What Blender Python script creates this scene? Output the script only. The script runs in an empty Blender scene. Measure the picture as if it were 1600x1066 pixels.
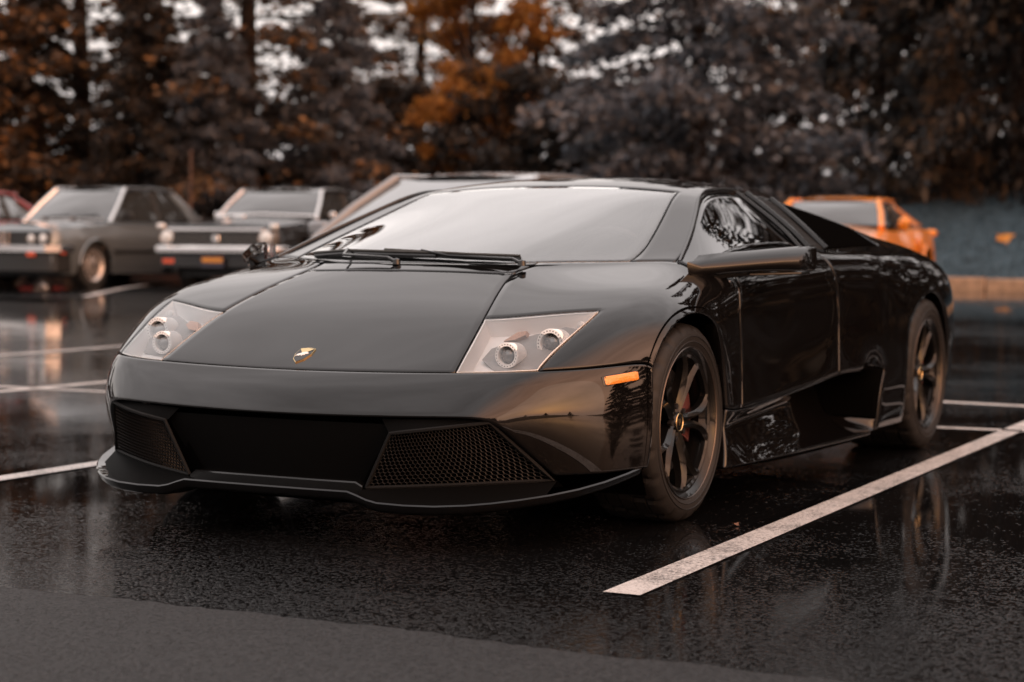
import bpy, bmesh, math, random
import numpy as np
from mathutils import Vector, Matrix
rng = random.Random(7)
S = bpy.context.scene
COL = S.collection
# ------------------------------------------------------------------ camera
CAM = np.array([3.186, -5.618, 0.859]); YAW = -0.47203; PITCH = -0.048105; ROLL = 0.0087258
_f = np.array([math.sin(YAW)*math.cos(PITCH), math.cos(YAW)*math.cos(PITCH), math.sin(PITCH)])
_r = np.array([math.cos(YAW), -math.sin(YAW), 0.0]); _u = np.cross(_r, _f)
_R = math.cos(ROLL)*_r + math.sin(ROLL)*_u; _U = -math.sin(ROLL)*_r + math.cos(ROLL)*_u
cam_data = bpy.data.cameras.new('camera'); cam = bpy.data.objects.new('camera', cam_data); COL.objects.link(cam)
cam.matrix_world = Matrix(((_R[0], _U[0], -_f[0], CAM[0]), (_R[1], _U[1], -_f[1], CAM[1]), (_R[2], _U[2], -_f[2], CAM[2]), (0, 0, 0, 1)))
cam_data.sensor_width = 36.0; cam_data.lens = 66.95; cam_data.clip_end = 2000; cam_data.clip_start = 0.05
cam_data.dof.use_dof = True; cam_data.dof.focus_distance = 5.35; cam_data.dof.aperture_fstop = 2.8
S.camera = cam
# ------------------------------------------------------------------ sky and sun
SUN_EL = math.radians(7); SUN_AZ = math.radians(104)       # azimuth clockwise from +Y: behind the camera's right shoulder
W = bpy.data.worlds.new('World'); S.world = W; W.use_nodes = True
nt = W.node_tree; nt.nodes.clear()
def wn(t, **k):
    n = nt.nodes.new(t)
    for a, b in k.items(): setattr(n, a, b)
    return n
out = wn('ShaderNodeOutputWorld'); bg = wn('ShaderNodeBackground')
sky = wn('ShaderNodeTexSky', sky_type='NISHITA', sun_disc=False, sun_elevation=SUN_EL, sun_rotation=SUN_AZ, air_density=1.6, dust_density=8.0, ozone_density=0.6)
tc = wn('ShaderNodeTexCoord'); mp = wn('ShaderNodeMapping'); mp.inputs['Scale'].default_value = (1.0, 1.0, 2.6)
nz = wn('ShaderNodeTexNoise'); nz.inputs['Scale'].default_value = 2.2; nz.inputs['Detail'].default_value = 6; nz.inputs['Roughness'].default_value = 0.55
rp = wn('ShaderNodeValToRGB')
rp.color_ramp.elements[0].position = 0.30; rp.color_ramp.elements[0].color = (8.2, 7.5, 7.35, 1)
rp.color_ramp.elements[1].position = 0.72; rp.color_ramp.elements[1].color = (13.6, 12.5, 12.3, 1)
mx = wn('ShaderNodeMix', data_type='RGBA')
sx = wn('ShaderNodeSeparateXYZ'); cv = wn('ShaderNodeMapRange'); cv.inputs['From Min'].default_value = 0.02; cv.inputs['From Max'].default_value = 0.38
cv.inputs['To Min'].default_value = 0.66; cv.inputs['To Max'].default_value = 0.84; cv.interpolation_type = 'SMOOTHSTEP'      # cloud deck thins towards the horizon
nt.links.new(tc.outputs['Generated'], sx.inputs['Vector']); nt.links.new(sx.outputs['Z'], cv.inputs['Value']); nt.links.new(cv.outputs['Result'], mx.inputs['Factor'])
nt.links.new(tc.outputs['Generated'], mp.inputs['Vector']); nt.links.new(mp.outputs['Vector'], nz.inputs['Vector'])
nt.links.new(nz.outputs['Fac'], rp.inputs['Fac'])
gain = wn('ShaderNodeMix', data_type='RGBA', blend_type='MULTIPLY'); gain.inputs['Factor'].default_value = 1.0; gain.inputs['B'].default_value = (1.9, 1.7, 1.6, 1)
nt.links.new(sky.outputs['Color'], gain.inputs['A']); nt.links.new(gain.outputs['Result'], mx.inputs['A'])
# clouds on the sunset side take the sun's colour
dt = wn('ShaderNodeVectorMath', operation='DOT_PRODUCT'); dt.inputs[1].default_value = (math.sin(SUN_AZ)*.97, math.cos(SUN_AZ)*.97, .24); nt.links.new(tc.outputs['Generated'], dt.inputs[0])
gw = wn('ShaderNodeMapRange', interpolation_type='SMOOTHSTEP'); gw.inputs['From Min'].default_value = .42; gw.inputs['From Max'].default_value = 1.0; nt.links.new(dt.outputs['Value'], gw.inputs['Value'])
warm = wn('ShaderNodeMix', data_type='RGBA', blend_type='MULTIPLY'); warm.inputs['B'].default_value = (2.6, 1.5, 1.0, 1); nt.links.new(gw.outputs['Result'], warm.inputs['Factor']); nt.links.new(rp.outputs['Color'], warm.inputs['A']); nt.links.new(warm.outputs['Result'], mx.inputs['B'])
nt.links.new(mx.outputs['Result'], bg.inputs['Color']); bg.inputs['Strength'].default_value = 0.15
nt.links.new(bg.outputs['Background'], out.inputs['Surface'])
sd = bpy.data.lights.new('sun', 'SUN'); sd.energy = 0.5; sd.angle = math.radians(55); sd.color = (1.0, 0.80, 0.64)
sun = bpy.data.objects.new('sun', sd); COL.objects.link(sun)
_d = Vector((math.sin(SUN_AZ)*math.cos(SUN_EL), math.cos(SUN_AZ)*math.cos(SUN_EL), math.sin(SUN_EL)))
sun.rotation_euler = _d.to_track_quat('Z', 'Y').to_euler(); sun.location = _d*60
vs = S.view_settings; vs.view_transform = 'Standard'; vs.look = 'None'; vs.exposure = 0.0; vs.gamma = 1.0; vs.use_curve_mapping = False
S.cycles.max_bounces = 10; S.cycles.transparent_max_bounces = 16; S.cycles.glossy_bounces = 5; S.cycles.transmission_bounces = 6
S.cycles.caustics_reflective = False; S.cycles.caustics_refractive = False
S.cycles.use_denoising = True

# ------------------------------------------------------------------ helpers
MATS = {}
def mat(name, col=(.5, .5, .5), rough=.5, metal=0.0, coat=0.0, spec=.5, emit=None, bump=None, coat_rough=0.02, var=None):
    if name in MATS: return MATS[name]
    m = bpy.data.materials.new(name); m.use_nodes = True; n = m.node_tree; b = n.nodes['Principled BSDF']
    b.inputs['Base Color'].default_value = (*col, 1); b.inputs['Roughness'].default_value = rough; b.inputs['Metallic'].default_value = metal
    b.inputs['Coat Weight'].default_value = coat; b.inputs['Coat Roughness'].default_value = coat_rough; b.inputs['Specular IOR Level'].default_value = spec
    if emit: b.inputs['Emission Color'].default_value = (*emit[0], 1); b.inputs['Emission Strength'].default_value = emit[1]
    t = n.nodes.new('ShaderNodeTexCoord')
    if var:      # (scale, amount): noise on colour
        z = n.nodes.new('ShaderNodeTexNoise'); z.inputs['Scale'].default_value = var[0]; z.inputs['Detail'].default_value = 5
        r = n.nodes.new('ShaderNodeValToRGB'); a = var[1]
        r.color_ramp.elements[0].position = .3; r.color_ramp.elements[1].position = .7
        r.color_ramp.elements[0].color = (*[c*(1-a) for c in col], 1); r.color_ramp.elements[1].color = (*[min(1, c*(1+a)) for c in col], 1)
        n.links.new(t.outputs['Object'], z.inputs['Vector']); n.links.new(z.outputs['Fac'], r.inputs['Fac']); n.links.new(r.outputs['Color'], b.inputs['Base Color'])
    if bump:     # (scale, strength)
        z = n.nodes.new('ShaderNodeTexNoise'); z.inputs['Scale'].default_value = bump[0]; z.inputs['Detail'].default_value = 4
        q = n.nodes.new('ShaderNodeBump'); q.inputs['Strength'].default_value = bump[1]; q.inputs['Distance'].default_value = .01
        n.links.new(t.outputs['Object'], z.inputs['Vector']); n.links.new(z.outputs['Fac'], q.inputs['Height']); n.links.new(q.outputs['Normal'], b.inputs['Normal'])
    MATS[name] = m; return m
def glass(name, tint=(.8, .8, .8), ior=1.5, rough=0.0, mult=1.0):
    if name in MATS: return MATS[name]
    m = bpy.data.materials.new(name); m.use_nodes = True; n = m.node_tree; n.nodes.clear()
    o = n.nodes.new('ShaderNodeOutputMaterial'); mix = n.nodes.new('ShaderNodeMixShader'); tr = n.nodes.new('ShaderNodeBsdfTransparent'); gl = n.nodes.new('ShaderNodeBsdfGlossy')
    fr = n.nodes.new('ShaderNodeFresnel'); fr.inputs['IOR'].default_value = ior
    k = n.nodes.new('ShaderNodeMath'); k.operation = 'MULTIPLY'; k.inputs[1].default_value = mult; k.use_clamp = True
    tr.inputs['Color'].default_value = (*tint, 1); gl.inputs['Roughness'].default_value = rough; gl.inputs['Color'].default_value = (1, 1, 1, 1)
    n.links.new(fr.outputs['Fac'], k.inputs[0]); n.links.new(k.outputs[0], mix.inputs['Fac']); n.links.new(tr.outputs[0], mix.inputs[1]); n.links.new(gl.outputs[0], mix.inputs[2]); n.links.new(mix.outputs[0], o.inputs['Surface'])
    MATS[name] = m; return m

def tag(o, label=None, cat=None, group=None, kind=None):
    if label: o['label'] = label
    if cat: o['category'] = cat
    if group: o['group'] = group
    if kind: o['kind'] = kind
    return o
def empty(name, loc=(0, 0, 0), rz=0.0):
    e = bpy.data.objects.new(name, None); COL.objects.link(e); e.location = loc; e.rotation_euler = (0, 0, rz); e.empty_display_size = .2
    return e
def attach(o, parent):
    """parent keeping the child's world-space vertices"""
    if parent is not None:
        o.parent = parent
    return o
def mk(name, verts, faces, m, parent=None, smooth=True, sharp=None):
    me = bpy.data.meshes.new(name); me.from_pydata([tuple(map(float, v)) for v in verts], [], [tuple(map(int, f)) for f in faces]); me.validate(); me.update()
    if isinstance(m, (list, tuple)):
        for q in m: me.materials.append(q)
    else: me.materials.append(m)
    if smooth:
        me.polygons.foreach_set('use_smooth', [True]*len(me.polygons))
        if sharp is not None: me.set_sharp_from_angle(angle=math.radians(sharp))
    o = bpy.data.objects.new(name, me); COL.objects.link(o); attach(o, parent); return o
class MB:
    """collects boxes, tubes, lathes, prisms into one mesh"""
    def __init__(s): s.v = []; s.f = []
    def add(s, v, f):
        k = len(s.v); s.v += [tuple(q) for q in v]; s.f += [tuple(i+k for i in g) for g in f]; return s
    def box(s, c, d, rz=0.0, taper=1.0):
        hx, hy, hz = d[0]/2, d[1]/2, d[2]/2; v = []
        for z, t in ((-hz, 1), (hz, taper)):
            for x, y in ((-hx, -hy), (hx, -hy), (hx, hy), (-hx, hy)):
                x2, y2 = x*t, y*t; v.append((c[0]+x2*math.cos(rz)-y2*math.sin(rz), c[1]+x2*math.sin(rz)+y2*math.cos(rz), c[2]+z))
        return s.add(v, [(3, 2, 1, 0), (4, 5, 6, 7), (0, 1, 5, 4), (1, 2, 6, 5), (2, 3, 7, 6), (3, 0, 4, 7)])
    def tube(s, pts, r, n=8, cap=True, flat=1.0):
        pts = [Vector(p) for p in pts]; rs = r if isinstance(r, (list, tuple)) else [r]*len(pts); v = []; f = []; up = None
        for i, p in enumerate(pts):
            d = (pts[min(i+1, len(pts)-1)]-pts[max(i-1, 0)]).normalized()
            if up is None: up = Vector((0, 0, 1)) if abs(d.z) < .9 else Vector((1, 0, 0))
            a = d.cross(up).normalized(); b = a.cross(d).normalized(); up = b
            for k in range(n):
                t = 2*math.pi*k/n; v.append(tuple(p+a*math.cos(t)*rs[i]+b*math.sin(t)*rs[i]*flat))
        for i in range(len(pts)-1):
            for k in range(n): f.append((i*n+k, i*n+(k+1) % n, (i+1)*n+(k+1) % n, (i+1)*n+k))
        if cap: f.append(tuple(range(n))[::-1]); f.append(tuple((len(pts)-1)*n+k for k in range(n)))
        return s.add(v, f)
    def lathe(s, prof, n=48, axis='x', c=(0, 0, 0), rmod=None, closed=False):
        """prof: list of (a, r): a along axis"""
        v = []; f = []; P = len(prof)
        for k in range(n):
            t = 2*math.pi*k/n
            for j, (a, r) in enumerate(prof):
                if rmod: r = rmod(k, j, r)
                if axis == 'x': v.append((c[0]+a, c[1]+r*math.cos(t), c[2]+r*math.sin(t)))
                elif axis == 'y': v.append((c[0]+r*math.cos(t), c[1]+a, c[2]+r*math.sin(t)))
                else: v.append((c[0]+r*math.cos(t), c[1]+r*math.sin(t), c[2]+a))
        for k in range(n):
            for j in range(P if closed else P-1):
                f.append((k*P+j, ((k+1) % n)*P+j, ((k+1) % n)*P+(j+1) % P, k*P+(j+1) % P))
        return s.add(v, f)
    def prism(s, poly, d):
        """poly: 3-D loop, extruded by vector d"""
        n = len(poly); v = [tuple(p) for p in poly]+[tuple(Vector(p)+Vector(d)) for p in poly]
        return s.add(v, [tuple(range(n))[::-1], tuple(range(n, 2*n))]+[(i, (i+1) % n, n+(i+1) % n, n+i) for i in range(n)])
    def build(s, name, m, parent=None, smooth=True, sharp=40, bevel=None):
        o = mk(name, s.v, s.f, m, parent, False)
        b = bmesh.new(); b.from_mesh(o.data); bmesh.ops.recalc_face_normals(b, faces=b.faces); b.to_mesh(o.data); b.free()
        if bevel:
            md = o.modifiers.new('bevel', 'BEVEL'); md.width = bevel; md.segments = 2; md.limit_method = 'ANGLE'; md.angle_limit = math.radians(35)
        if smooth:
            o.data.polygons.foreach_set('use_smooth', [True]*len(o.data.polygons)); o.data.set_sharp_from_angle(angle=math.radians(sharp))
        return o
# ================================================================== terrain
def zg(x, y):
    s = min(1, max(0, (y-.35*x-7)/13)); s = s*s*(3-2*s)
    return .26*s+.006*max(0, -x-4)
KERB_Y = 25.5
def asphalt(name, base, wet, seam=None, spec=.5, gs=260):
    m = bpy.data.materials.new(name); m.use_nodes = True; n = m.node_tree; b = n.nodes['Principled BSDF']; L = n.links.new
    t = n.nodes.new('ShaderNodeTexCoord')
    def noise(sc, det=3, rough=.5):
        z = n.nodes.new('ShaderNodeTexNoise'); z.inputs['Scale'].default_value = sc; z.inputs['Detail'].default_value = det; z.inputs['Roughness'].default_value = rough; L(t.outputs['Object'], z.inputs['Vector']); return z
    def ramp(src, *st):
        r = n.nodes.new('ShaderNodeValToRGB'); e = r.color_ramp.elements
        while len(e) < len(st): e.new(.5)
        for q, (p, c) in zip(e, st): q.position = p; q.color = (*(c if isinstance(c, tuple) else (c, c, c)), 1)
        L(src, r.inputs['Fac']); return r
    grain = noise(gs, 3, .6); col = ramp(grain.outputs['Fac'], (.3, tuple(c*.45 for c in base)), (.72, tuple(c*1.6 for c in base)))
    big = noise(.55, 4); med = noise(3.2, 4)
    mixm = n.nodes.new('ShaderNodeMath'); mixm.operation = 'MULTIPLY_ADD'; L(med.outputs['Fac'], mixm.inputs[0]); mixm.inputs[1].default_value = .45; L(big.outputs['Fac'], mixm.inputs[2])
    if seam is not None:                                                   # water has drained off towards the drive lane
        sp = n.nodes.new('ShaderNodeSeparateXYZ'); L(t.outputs['Object'], sp.inputs[0]); mr = n.nodes.new('ShaderNodeMapRange'); mr.inputs['From Min'].default_value = seam[0]; mr.inputs['From Max'].default_value = seam[1]
        mr.inputs['To Min'].default_value = 0.0; mr.inputs['To Max'].default_value = seam[2]; L(sp.outputs['Y'], mr.inputs['Value'])
        ad = n.nodes.new('ShaderNodeMath'); ad.operation = 'ADD'; L(mixm.outputs[0], ad.inputs[0]); L(mr.outputs['Result'], ad.inputs[1]); mixm = ad
    wetr = ramp(mixm.outputs[0], (wet[0], 0.0), (wet[1], 1.0))          # 0 = standing water, 1 = merely damp
    rgh = n.nodes.new('ShaderNodeMapRange'); rgh.inputs['To Min'].default_value = wet[2]; rgh.inputs['To Max'].default_value = wet[3]; L(wetr.outputs['Color'], rgh.inputs['Value'])
    L(rgh.outputs['Result'], b.inputs['Roughness']); L(col.outputs['Color'], b.inputs['Base Color'])
    # aggregate: single stones stand proud of the water film, more of them where the film is thin
    def stones(scale, hi, lo, gain):
        vor = n.nodes.new('ShaderNodeTexVoronoi'); vor.inputs['Scale'].default_value = scale; L(t.outputs['Object'], vor.inputs['Vector'])
        sr = n.nodes.new('ShaderNodeSeparateColor'); L(vor.outputs['Color'], sr.inputs[0])
        th = n.nodes.new('ShaderNodeMapRange'); th.inputs['To Min'].default_value = hi; th.inputs['To Max'].default_value = lo; L(wetr.outputs['Color'], th.inputs['Value'])
        gt = n.nodes.new('ShaderNodeMath'); gt.operation = 'GREATER_THAN'; L(sr.outputs[0], gt.inputs[0]); L(th.outputs['Result'], gt.inputs[1])
        dm = n.nodes.new('ShaderNodeMapRange'); dm.interpolation_type = 'SMOOTHSTEP'; dm.inputs['From Min'].default_value = .55; dm.inputs['From Max'].default_value = .1; L(vor.outputs['Distance'], dm.inputs['Value'])
        ml = n.nodes.new('ShaderNodeMath'); ml.operation = 'MULTIPLY'; L(gt.outputs[0], ml.inputs[0]); L(dm.outputs['Result'], ml.inputs[1])
        m2 = n.nodes.new('ShaderNodeMath'); m2.operation = 'MULTIPLY'; L(ml.outputs[0], m2.inputs[0]); m2.inputs[1].default_value = gain; return m2
    s1 = stones(wet[4], wet[6], wet[7], 1.0); s2 = stones(wet[4]*1.9, wet[6], wet[7], .5)
    sm = n.nodes.new('ShaderNodeMath'); sm.operation = 'ADD'; L(s1.outputs[0], sm.inputs[0]); L(s2.outputs[0], sm.inputs[1])
    bp = n.nodes.new('ShaderNodeBump'); bp.inputs['Distance'].default_value = wet[5]; bp.inputs['Strength'].default_value = 1.0; L(sm.outputs[0], bp.inputs['Height']); L(bp.outputs['Normal'], b.inputs['Normal'])
    b.inputs['Specular IOR Level'].default_value = spec
    return m
asph = asphalt('wet_asphalt', (.0045, .0044, .0046), (.68, 1.20, .05, .10, 75, .0035, .985, .28), (-.8, -2.05, .40), .22)
lane = asphalt('lane_asphalt', (.020, .020, .021), (.2, .6, .40, .55, 85, .004, .6, .3), None, .12, 70)
def sheet(name, xs, ys, m, zf, kind='structure'):
    v = [(x, y, zf(x, y)) for y in ys for x in xs]; nx = len(xs)
    f = [(j*nx+i, j*nx+i+1, (j+1)*nx+i+1, (j+1)*nx+i) for j in range(len(ys)-1) for i in range(nx-1)]
    o = mk(name, v, f, m); return tag(o, kind=kind)
xs = [-600, -200, -80]+list(np.arange(-60, 61, 2.5))+[80, 200, 600]
sheet('parking_lot', xs, [-2.3]+list(np.arange(0, 25, 1.0))+[KERB_Y], asph, zg)
def lane_edge():
    R3 = random.Random(11); ex = [-600, -200, -60, -20]+[-8+.03*i for i in range(535)]+[20, 60, 200, 600]; v = []; w_ = 0
    for x in ex:
        w_ = .8*w_+R3.uniform(-.012, .012); v += [(x, -600, .004), (x, -1.97+(w_ if abs(x) < 9 else 0), .004), (x, -1.967+(w_ if abs(x) < 9 else 0), -.002)]
    f = [(3*i+k, 3*i+3+k, 3*i+4+k, 3*i+1+k) for i in range(len(ex)-1) for k in (0, 1)]
    tag(mk('drive_lane', v, f, lane, smooth=False), kind='structure')
lane_edge()
# ---- painted stall lines
pt = bpy.data.materials.new('line_paint'); pt.use_nodes = True
def line_material(m):
    n = m.node_tree; b = n.nodes['Principled BSDF']; L = n.links.new; t = n.nodes.new('ShaderNodeTexCoord')
    z = n.nodes.new('ShaderNodeTexNoise'); z.inputs['Scale'].default_value = 130; z.inputs['Detail'].default_value = 5; z.inputs['Roughness'].default_value = .7; L(t.outputs['Object'], z.inputs['Vector'])
    z2 = n.nodes.new('ShaderNodeTexNoise'); z2.inputs['Scale'].default_value = 5; z2.inputs['Detail'].default_value = 5; L(t.outputs['Object'], z2.inputs['Vector'])
    a = n.nodes.new('ShaderNodeMath'); a.operation = 'MULTIPLY_ADD'; L(z2.outputs['Fac'], a.inputs[0]); a.inputs[1].default_value = .35; L(z.outputs['Fac'], a.inputs[2])
    r = n.nodes.new('ShaderNodeValToRGB'); e = r.color_ramp.elements; e[0].position = .55; e[0].color = (.05, .047, .045, 1); e[1].position = .70; e[1].color = (.56, .53, .51, 1); L(a.outputs[0], r.inputs['Fac'])
    L(r.outputs['Color'], b.inputs['Base Color']); b.inputs['Roughness'].default_value = .5
    bp = n.nodes.new('ShaderNodeBump'); bp.inputs['Strength'].default_value = .5; bp.inputs['Distance'].default_value = .004; L(z.outputs['Fac'], bp.inputs['Height']); L(bp.outputs['Normal'], b.inputs['Normal'])
line_material(pt)
def stripe(p, q, w=.1, square=None):
    p, q = Vector((*p, 0)), Vector((*q, 0)); d = (q-p).normalized(); s = Vector((d.y, -d.x, 0))*w/2; n = max(2, int((q-p).length/.5)); v = []; f = []
    for i in range(n+1):
        c = p.lerp(q, i/n)
        for k in (-1, 1):
            a = c+s*k; v.append((a.x, a.y, zg(a.x, a.y)+.004))
    f = [(2*i, 2*i+1, 2*i+3, 2*i+2) for i in range(n)]
    return tag(mk('stall_line', v, f, pt), kind='structure')
stripe((1.289, -1.29), (1.13, 5.05)); stripe((-1.62, -1.30), (-1.78, 5.05)); stripe((-4.50, -1.3), (-4.50, 5.05)); stripe((-6.95, 1.5), (-6.70, 8.5)); stripe((-10.2, 1.5), (-10.0, 8.5))
stripe((-9.0, 2.80), (4.5, 3.97), .09); stripe((.2, 5.28), (5.5, 4.75), .12)
for k in range(5):
    x0 = -11.6-2.9*k; stripe((x0+.02, 12.17), (x0-2.78, 17.57), .1)
stripe((-8.2, 13.0), (-10.4, 18.0), .1); stripe((-3.75, 21.9), (-4.75, KERB_Y-.05), .1); stripe((-.75, 21.5), (-1.6, KERB_Y-.05), .1); stripe((-6.9, 21.9), (-7.8, KERB_Y-.05), .1)
# ---- kerb: separate stones
kerb_m = mat('kerb_concrete', (.40, .235, .135), .6, bump=(70, .35), var=(9, .25))
ktop = tag(empty('kerb', (0, KERB_Y, 0)), kind='structure'); ktop['label'] = 'tan concrete kerb of long stones along the edge of the lawn'
kz = zg(-4, KERB_Y)
base = None
for i in range(-2, 14):
    x0 = -4.06+2.35*i; z0 = zg(x0, KERB_Y)
    if base is None:
        mb = MB().box((0, .09, .0), (2.33, .18, .38)); base = mb.build('kerb_stone', kerb_m, ktop, bevel=.025); o = base
    else: o = base.copy(); COL.objects.link(o); o.parent = ktop
    o.location = (x0+1.175, 0, z0)
# ---- bank behind the kerb
def bank(x, y):
    if y < KERB_Y+.1: return zg(x, KERB_Y)-.05
    s = min(1, max(0, (y-KERB_Y-.18)/6.8)); s = s*s*(3-2*s)*.5+s*.5
    return zg(x, KERB_Y)+.16+1.60*s+.05*math.sin(x*.7+y*.4)*min(1, max(0, (y-KERB_Y-1)/3))+max(0, y-36)*.02
mulch = mat('bark_mulch', (.045, .018, .011), .95, bump=(30, 1.0), var=(5, .5), spec=.2)
sheet('bark_mulch_bed', [-600, -200, -90]+list(np.arange(-70, 61, 1.5))+[90, 200, 600], [KERB_Y-.02]+list(np.arange(KERB_Y+.18, 48, .8))+[60, 100, 300, 700], mulch, bank)
lawn_m = mat('lawn_green', (.06, .092, .112), .85, bump=(45, 1.0), var=(3, .3), spec=.25)
sheet('lawn', [-9+1.2*i for i in range(40)], [KERB_Y+.19+.5*j for j in range(15)], lawn_m, lambda x, y: bank(x, y)+.02)
# grass blades on the lawn
gm = mat('grass_blade', (.065, .10, .122), .7, spec=.3, var=(2, .35)); v = []; f = []; R2 = random.Random(3)
for i in range(26000):
    x = R2.uniform(-9, 6); y = KERB_Y+.25+R2.random()*6.8; z = bank(x, y)+.02; h = R2.uniform(.04, .10); a = R2.random()*6.28; w = .012
    k = len(v); v += [(x-w*math.cos(a), y-w*math.sin(a), z), (x+w*math.cos(a), y+w*math.sin(a), z), (x+R2.uniform(-.04, .04), y+R2.uniform(-.04, .04), z+h)]; f.append((k, k+1, k+2))
tag(mk('grass', v, f, gm, smooth=False), 'short blue-green grass on the bank above the kerb', 'grass', kind='stuff')
# ---- fallen leaves
leaf_m = mat('orange_leaf', (.62, .24, .03), .6); brown_leaf = mat('brown_leaf', (.16, .07, .035), .55)
def leaf(loc, size, rz, tilt, m, label):
    pts = []
    for i in range(20):
        t = 2*math.pi*i/20; r = size*(.30+.20*abs(math.cos(2.5*t)))*(1 if i % 2 == 0 else .72); pts.append((r*math.cos(t), r*math.sin(t), .12*size*math.cos(2*t)))
    n = len(pts); o = mk('fallen_leaf', pts+[(0, 0, 0)]+[(0, -size*.8, .02*size), (.02*size, -size*.8, .02*size)], [(i, (i+1) % n, n) for i in range(n)]+[(n, n+1, n+2)], m, smooth=False)
    o.location = loc; o.rotation_euler = (tilt, 0, rz); return tag(o, label, 'leaf', 'fallen leaves')
leaf((-4.42, 28.4, bank(-4.42, 28.4)+.10), .40, .4, .6, leaf_m, 'bright orange fallen leaf lying on the lawn at the right')
leaf((1.12, -.02, .008), .028, 1.0, .15, brown_leaf, 'small curled brown leaf on wet asphalt between front wheel and white line')
# ---- stake
tag(MB().tube([(-17.05, 21.6, .3), (-17.05, 21.6, 2.55)], .02, 8).build('stake', mat('stake_wood', (.11, .055, .035), .8)), 'thin brown wooden stake standing behind the sedan and the classic car', 'stake')
# ================================================================== black supercar
paint = mat('black_paint', (.0035, .0032, .0032), .5, coat=1.0, spec=0.0, coat_rough=.008)
gloss_black = mat('gloss_black_plastic', (.005, .005, .005), .18)
matte_black = mat('matte_black', (.006, .006, .006), .75, spec=.2)
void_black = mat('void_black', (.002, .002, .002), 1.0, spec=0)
chrome = mat('chrome', (.75, .74, .73), .12, metal=1)
ws_glass = glass('windscreen_glass', (.78, .80, .79), 1.52, mult=1.6)
side_glass = glass('side_glass', (.13, .13, .13), 1.5, mult=1.25)
lens_glass = glass('lamp_lens', (.95, .95, .95), 1.45, mult=1.1)

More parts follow.
